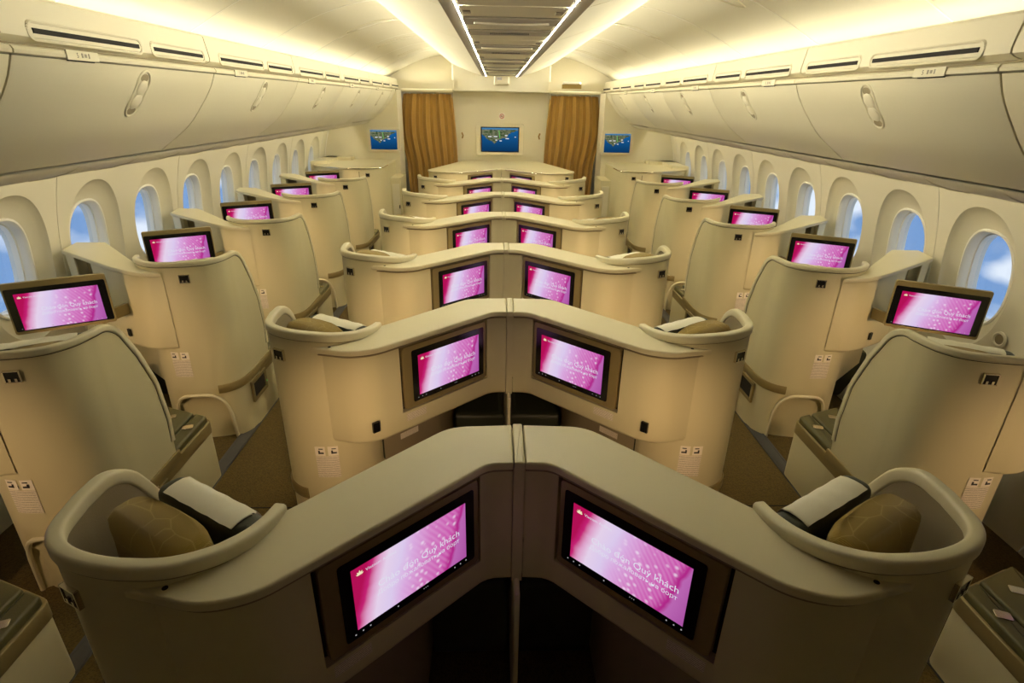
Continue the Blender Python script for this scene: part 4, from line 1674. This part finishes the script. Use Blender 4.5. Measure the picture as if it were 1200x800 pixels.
pil = None; cov = None
SEAT_ANG = math.atan2(0.147, 0.248)
def soft_things(x, y, s, K, where):
    """pillow behind the headrest and the cloth over the headrest: both lie loose, so they are things"""
    global pil, cov
    px, py = x + s * 0.806, y + K.dy + 0.976
    hx, hy = x + s * (0.762 - 0.055 * math.sin(SEAT_ANG)), y + K.dy + 1.012 + 0.055 * math.cos(SEAT_ANG)
    if pil is None:
        pil = pillow_mesh().build('pillow', PILLOW, angle=80)
        cov = cover_mesh().build('headrest_cover', WHITE, angle=80)
        a, b = pil, cov
    else:
        a, b = pil.copy(), cov.copy()
        COL.objects.link(a); COL.objects.link(b)
    a.location = (px, py, 0.814 if K is CEN else 0.800); a.rotation_euler = (0.0, 0.0, s * SEAT_ANG)
    b.location = (hx, hy, 1.0355); b.rotation_euler = (0, 0, s * SEAT_ANG)
    tag(a, 'olive brown stitched pillow in ' + where, 'pillow', 'olive pillows in the seats')
    tag(b, 'white cloth headrest cover on ' + where, 'headrest cover', 'white headrest covers')

for s, side in ((-1, 'left'), (1, 'right')):
    proto = None
    for i in range(6):
        if proto is None:
            r = proto = center_seat(s)
        else:
            r = copy_tree(proto)
        r.location = (0, PITCH_Y * i, 0)
        tag(r, 'cream seat shell with recessed screen, %s centre seat in %s' % (side, ROWNAME[i]), 'airline seat', 'centre seat shells')
        soft_things(0, PITCH_Y * i, s, CEN, 'the %s centre seat in %s' % (side, ROWNAME[i]))
    # window seats: their pod lies towards the aisle
    X = 2.55 * s
    proto = None
    for i in range(-1, 5):
        if proto is None:
            r = proto = window_seat(-s)
        else:
            r = copy_tree(proto)
        r.location = (X, PITCH_Y * i, 0)
        where = ROWNAME[i] if i >= 0 else 'the row at the bottom corner'
        tag(r, 'cream seat shell by the %s windows in %s' % (side, where), 'airline seat', 'window seat shells')
        soft_things(X, PITCH_Y * i, -s, WIN, 'the %s window seat in %s' % (side, where))

# thin dividers between the paired centre seats
divp = None
for i in range(7):
    y = PITCH_Y * i
    if i < 6:
        if divp is None:
            d = divp = empty('seat_divider', (0, 0, 0))
            mb = MB()
            strip = [(0.0, 1.233)]
            mb.box((0, 1.323, 0.808), (0.030, 0.182, 0.405))
            mb.build('divider_strip', CREAM, d)
            mb = MB(); mb.prism(ccw(rrect(0.028, 0.196, 0.004, 2, 0, 1.316)), 1.012, 1.0372, 0.004, 3)
            mb.build('divider_cap', CREAM_TOP, d)
            mb = MB(); mb.prism(ccw(rrect(0.016, 0.90, 0.006, 2, 0, 1.62)), 0.0, 0.615, 0.006, 3)
            mb.build('divider_plate', RIM, d)
        else:
            d = copy_tree(divp)
        d.location = (0, y, 0)
        tag(d, 'slim cream divider between the two centre seats in ' + ROWNAME[i], 'divider', 'dividers between centre seats')

# ---------------- front row furniture
def front_center(s):
    root = empty('front_console', (0, 0, 0))
    K = CEN
    rear = rounded([(1.0, 1.05), (0.985, 0.93), (0.90, 0.845), (0.70, 0.80), (0.535, 0.812), (0.088, 1.232), (0.004, 1.235)], [0, 0.06, 0.08, 0.08, 0.09, 0.05, 0], 5)
    poly = ccw(rear + [(0.004, 2.33), (0.60, 2.33)])
    mb = MB(); mb.prism(poly, 0.0, 1.015, 0.004, rb=0.004)
    mb.build('console_body', CREAM, root, s=s)
    mb = MB(); mb.prism(offset_poly(poly, 0.006), 1.015, 1.040, 0.006, rb=0.004)
    mb.build('console_top', CREAM_TOP, root, s=s)
    mb = MB()
    mb.tube([(x, y, 1.027) for x, y in offset_line(rear[:-1], 0.008 if area([(0, 0), (1, 0), (0, 1)]) and offset_line(rear, 0.01)[8][1] < rear[8][1] else -0.008)], 0.006, 6)
    mb.build('chrome_edge', CHROME, root, s=s)
    coat_hook(Vector((0.885, 0.843)), Vector((0.22, -0.975)), 0.965, root, s)
    p0, p1 = Vector((0.535, 0.812)), Vector((0.088, 1.232))
    d2 = (p1 - p0).normalized(); n = Vector((d2.y, -d2.x)); n = n if n.y < 0 else -n
    mid = (p0 + p1) / 2 + n * 0.012 + d2 * 0.03
    f = math.atan2(n.y, n.x * s)
    monitor(root, (s * mid.x, mid.y, 0.850), f + PI / 2, 1 if s > 0 else -1)
    return root
def front_window(s):
    root = empty('front_console', (0, 0, 0))
    rear = rounded([(0.99, 2.2), (0.985, 1.93), (0.90, 1.80), (0.72, 1.735), (0.60, 1.722), (0.455, 1.775), (0.05, 2.03)], [0, 0.12, 0.12, 0.08, 0.06, 0.09, 0], 6)
    poly = ccw(rear + [(0.05, 2.86), (0.99, 2.86)])
    mb = MB(); mb.prism(poly, 0.0, 1.075, 0.004, rb=0.004)
    mb.build('console_body', CREAM, root, s=s)
    mb = MB(); mb.prism(offset_poly(poly, 0.006), 1.075, 1.10, 0.006, rb=0.004)
    mb.build('console_top', CREAM_TOP, root, s=s)
    ol = offset_line(rear, 0.008)
    if ol[10][1] > rear[10][1]: ol = offset_line(rear, -0.008)
    mb = MB(); mb.tube([(x, y, 1.088) for x, y in ol], 0.007, 6)
    mb.build('chrome_edge', CHROME, root, s=s)
    mb = MB(); mb.prism(ccw([(0.0, 2.05), (0.20, 2.16), (0.20, 2.86), (0.0, 2.86)]), 1.0, 1.14, 0.01)
    mb.build('window_ledge', CREAM_TOP, root, s=s)
    mb = MB(); mb.prism(ccw([(0.0, 2.65), (0.40, 2.65), (0.40, 2.86), (0.0, 2.86)]), 1.0, 1.14, 0.01)
    mb.build('window_ledge', CREAM_TOP, root, s=s)
    mb = MB(); mb.box((0.71, 1.733, 0.8), (0.004, 0.008, 0.5)); mb.build('panel_joint', DARK, root, s=s)
    coat_hook(Vector((0.81, 1.762)), Vector((0.30, -0.95)), 1.005, root, s)
    coat_hook(Vector((0.13, 1.975)), Vector((-0.5, -0.86)), 1.01, root, s)
    # low cabinet on the aisle side with a door
    mb = MB(); mb.prism(ccw([(0.99, 2.35), (1.13, 2.38), (1.13, 2.86), (0.99, 2.86)]), 0.0, 0.90, 0.006)
    cb = mb.build('cabinet', CREAM, root, s=s)
    mb = MB(); mb.box((1.06, 2.361, 0.46), (0.10, 0.008, 0.72), 0.21)
    mb.build('cabinet_door', PANEL, cb, s=s)
    mb = MB(); mb.box((1.10, 2.364, 0.50), (0.012, 0.012, 0.05), 0.21)
    mb.build('cabinet_latch', BLACK, cb, s=s)
    p1, p0 = Vector((0.478, 1.632)), Vector((0.128, 1.435))
    d = (p1 - p0).normalized(); n = Vector((d.y, -d.x)); n = n if n.y < 0 else -n
    mid = (p0 + p1) / 2
    f = math.atan2(n.y, n.x * s)
    monitor(root, (s * mid.x, mid.y, 0.9455), f + PI / 2, 0, 0.915)
    mb = MB(); mb.box((0.445, 1.69, 0.84), (0.022, 0.16, 0.06), -0.25)
    mb.build('monitor_arm', KHAKI, root, s=s)
    return root
for s, side in ((-1, 'left'), (1, 'right')):
    r = front_center(s); r.location = (0, 6.9, 0)
    tag(r, 'flat-topped cream console half %s of the centre line under the big map screen' % side, 'console', 'front centre consoles')
    r = front_window(-s); r.location = (2.55 * s, 5.75, 0)
    tag(r, 'flat-topped cream console against the %s side bulkhead' % side, 'console', 'front side consoles')

# ================================================================== FRONT WALL THINGS
def wall_screen(x, y, z, W, H, label, black_edge):
    r = empty('map_screen', (x, y, z))
    mb = MB()
    outer = rrect(W, H, 0.03, 4)
    inner = rrect(W * 0.985, H * 0.975, 0.025, 4)
    rows = [[(a, 0.0, b) for a, b in outer], [(a, -0.04, b) for a, b in outer], [(a * 0.99, -0.046, b * 0.985) for a, b in outer], [(a * 0.84, -0.044, b * 0.84) for a, b in inner]]
    o = mb.grid(rows, close_u=True)
    n = len(outer)
    mb.f.append(tuple(o + 3 * n + k for k in range(n)))
    mb.build('screen_surround', PANEL, r)
    fw, fh = W * 0.80, H * 0.80
    if black_edge:
        mb = MB(); mb.box((0, -0.043, 0), (fw, 0.01, fh)); mb.build('screen_bezel', BLACK, r)
        fw, fh = fw * 0.95, fh * 0.925
    mb = MB(); mb.add([(-fw / 2, -0.049, -fh / 2), (fw / 2, -0.049, -fh / 2), (fw / 2, -0.049, fh / 2), (-fw / 2, -0.049, fh / 2)], [(0, 1, 2, 3)])
    mb.build('display', MAPPIC, r, flat=True)
    mb = MB()
    for dx, dz, w in ((-0.28, 0.13, 0.10), (-0.12, 0.13, 0.10), (0.17, 0.18, 0.07), (0.20, 0.05, 0.09), (0.42, 0.12, 0.03), (-0.10, -0.02, 0.05), (0.02, -0.05, 0.06)):
        mb.add([(fw * (dx + a * w / 2), -0.0505, fh * (dz + b * 0.016)) for a, b in ((-1, -1), (1, -1), (1, 1), (-1, 1))], [(0, 1, 2, 3)])
    tag(mb.build('map_names', MAP_TXT, r, flat=True), kind='stuff')
    mb = MB()
    mb.add([(fw * a, -0.0508, fh * b) for a, b in ((-0.035, 0.40), (-0.022, 0.40), (0.005, 0.06), (-0.008, 0.06))], [(0, 3, 2, 1)])
    mb.build('map_route', MAP_GREEN, r, flat=True)
    tag(r, label, 'screen')
    return r
wall_screen(-0.015, BK, 1.362, 0.745, 0.462, 'big wall screen with a blue sea map on the centre bulkhead', True)
wall_screen(-1.70, SBK, 1.374, 0.475, 0.325, 'small map screen on the left side bulkhead beside the curtain', False)
wall_screen(1.70, SBK, 1.374, 0.475, 0.325, 'small map screen on the right side bulkhead beside the curtain', False)

r = empty('no_smoking_sign', (0.012, BK - 0.002, 1.70))
mb = MB(); mb.box((0, 0, 0), (0.085, 0.004, 0.085)); mb.build('sign_plate', SIGNWHITE, r)
mb = MB()
mb.tube([(0.031 * math.cos(2 * PI * k / 24), -0.003, 0.031 * math.sin(2 * PI * k / 24)) for k in range(24)], 0.0045, 6, closed=True)
mb.tube([(-0.022, -0.003, 0.022), (0.022, -0.003, -0.022)], 0.0042, 6)
mb.build('prohibition_ring', SIGNRED, r)
mb = MB(); mb.box((-0.004, -0.0025, -0.002), (0.032, 0.002, 0.008)); mb.box((0.012, -0.0025, 0.008), (0.004, 0.002, 0.014)); mb.build('cigarette', INK, r)
tag(r, 'small white sign with a red no smoking ring above the big map screen', 'sign')

r = empty('ceiling_sign', (0.0, 8.98, 2.13))
mb = MB(); mb.prism(ccw(rrect(0.23, 0.09, 0.03, 4)), 0.0, 0.13, 0.02); mb.build('sign_housing', PANEL, r)
mb = MB(); mb.box((-0.03, -0.046, 0.085), (0.07, 0.004, 0.035)); mb.build('lit_window', SIGN_GLOW, r)
tag(r, 'small rounded illuminated sign box under the end of the ceiling strip', 'sign')

# curtains on rails either side of the centre bulkhead
def curtain(s, label):
    r = empty('curtain', (0, 0, 0))
    x_top = (0.735, 1.475)
    mb = MB()
    rows = []
    nz, nx = 26, 140
    for j in range(nz):
        v = j / (nz - 1)                     # 0 top, 1 bottom
        z = 2.0 - v * 1.97
        row = []
        for i in range(nx):
            t = i / (nx - 1)
            bulge = 0.10 * math.sin(min(1.0, v / 0.55) * PI / 2) if v < 0.55 else 0.10 - 0.10 * min(1, (v - 0.55) / 0.25)
            inner = x_top[0] - bulge * 0.75
            outer = x_top[1] + 0.06 * math.sin(min(1, v * 2) * PI) - 0.10 * max(0, v - 0.3)
            x = inner + (outer - inner) * t
            ph = t * 2 * PI * 8.0 + 0.5 * math.sin(v * 3 + t * 5)
            amp = 0.020 + 0.018 * v
            y = 9.13 - amp * math.sin(ph) - 0.012 * math.sin(ph * 0.5 + 1.0)
            row.append((x + 0.010 * math.sin(ph * 2), y, z))
        rows.append(row)
    mb.grid(rows)
    mb.grid([list(reversed([(x, y + 0.004, z) for x, y, z in q])) for q in rows])
    mb.build('curtain_cloth', CURTAIN, r, s=s, angle=80)
    for k in range(9):
        mb = MB(); mb.box((x_top[0] + 0.02 + k * (x_top[1] - x_top[0] - 0.04) / 8, 9.13, 2.006), (0.014, 0.014, 0.022))
        mb.build('curtain_glider', SIGNWHITE, r, s=s)
    mb = MB(); mb.tube([(0.60, 9.12, 1.46), (0.585, 9.16, 1.42), (0.60, 9.19, 1.38)], 0.012, 6)
    mb.build('tieback', CURTAIN, r, s=s)
    tag(r, label, 'curtain')
    rl = empty('curtain_rail', (0, 0, 0))
    mb = MB(); mb.prism(ccw([(0.72, 9.07), (1.50, 9.07), (1.50, 9.19), (0.72, 9.19)]), 2.015, 2.065, 0.02)
    mb.build('rail_cover', CEIL, rl, s=s)
    mb = MB(); mb.box((0.735, 9.13, 2.0), (0.02, 0.06, 0.10)); mb.build('rail_bracket', STEEL, rl, s=s)
    tag(rl, 'white rail cover above the %s curtain' % ('left' if s < 0 else 'right'), 'curtain rail')
curtain(-1, 'ochre pleated curtain left of the centre bulkhead')
curtain(1, 'ochre pleated curtain right of the centre bulkhead')

# lit fitting above the right curtain
r = empty('ceiling_fitting', (1.0, 8.70, 2.12))
mb = MB(); mb.box((0, 0, 0.0), (0.27, 0.10, 0.055))
for k in range(7): mb.box((-0.10 + 0.034 * k, -0.052, 0.0), (0.010, 0.008, 0.045))
mb.build('fitting_body', BRASS, r)
mb = MB(); mb.prism(ccw(rrect(0.25, 0.10, 0.02, 3)), 0.03, 0.065, 0.012); mb.build('fitting_cover', SIGNWHITE, r)
tag(r, 'brassy fitting with a white cover above the right curtain', 'fitting')

# round call button plates on the sidewall beside the first monitors
for s, side in ((-1, 'left'), (1, 'right')):
    r = empty('wall_knob', (s * 2.60, 2.63, 0.80), -s * PI / 2)
    mb = MB()
    rows = [[(q * math.cos(2 * PI * k / 20), -h, q * math.sin(2 * PI * k / 20)) for k in range(20)] for q, h in ((0.042, 0.0), (0.042, 0.008), (0.034, 0.012), (0.028, 0.008), (0.0265, 0.004))]
    mb.grid(rows, close_u=True)
    mb.build('knob_ring', PANEL, r)
    mb = MB(); mb.add([(0.027 * math.cos(2 * PI * k / 20), -0.005, 0.027 * math.sin(2 * PI * k / 20)) for k in range(20)], [tuple(reversed(range(20)))])
    mb.build('knob_face', LINER, r)
    tag(r, 'small round knob on the %s sidewall behind the nearest monitor' % side, 'knob')
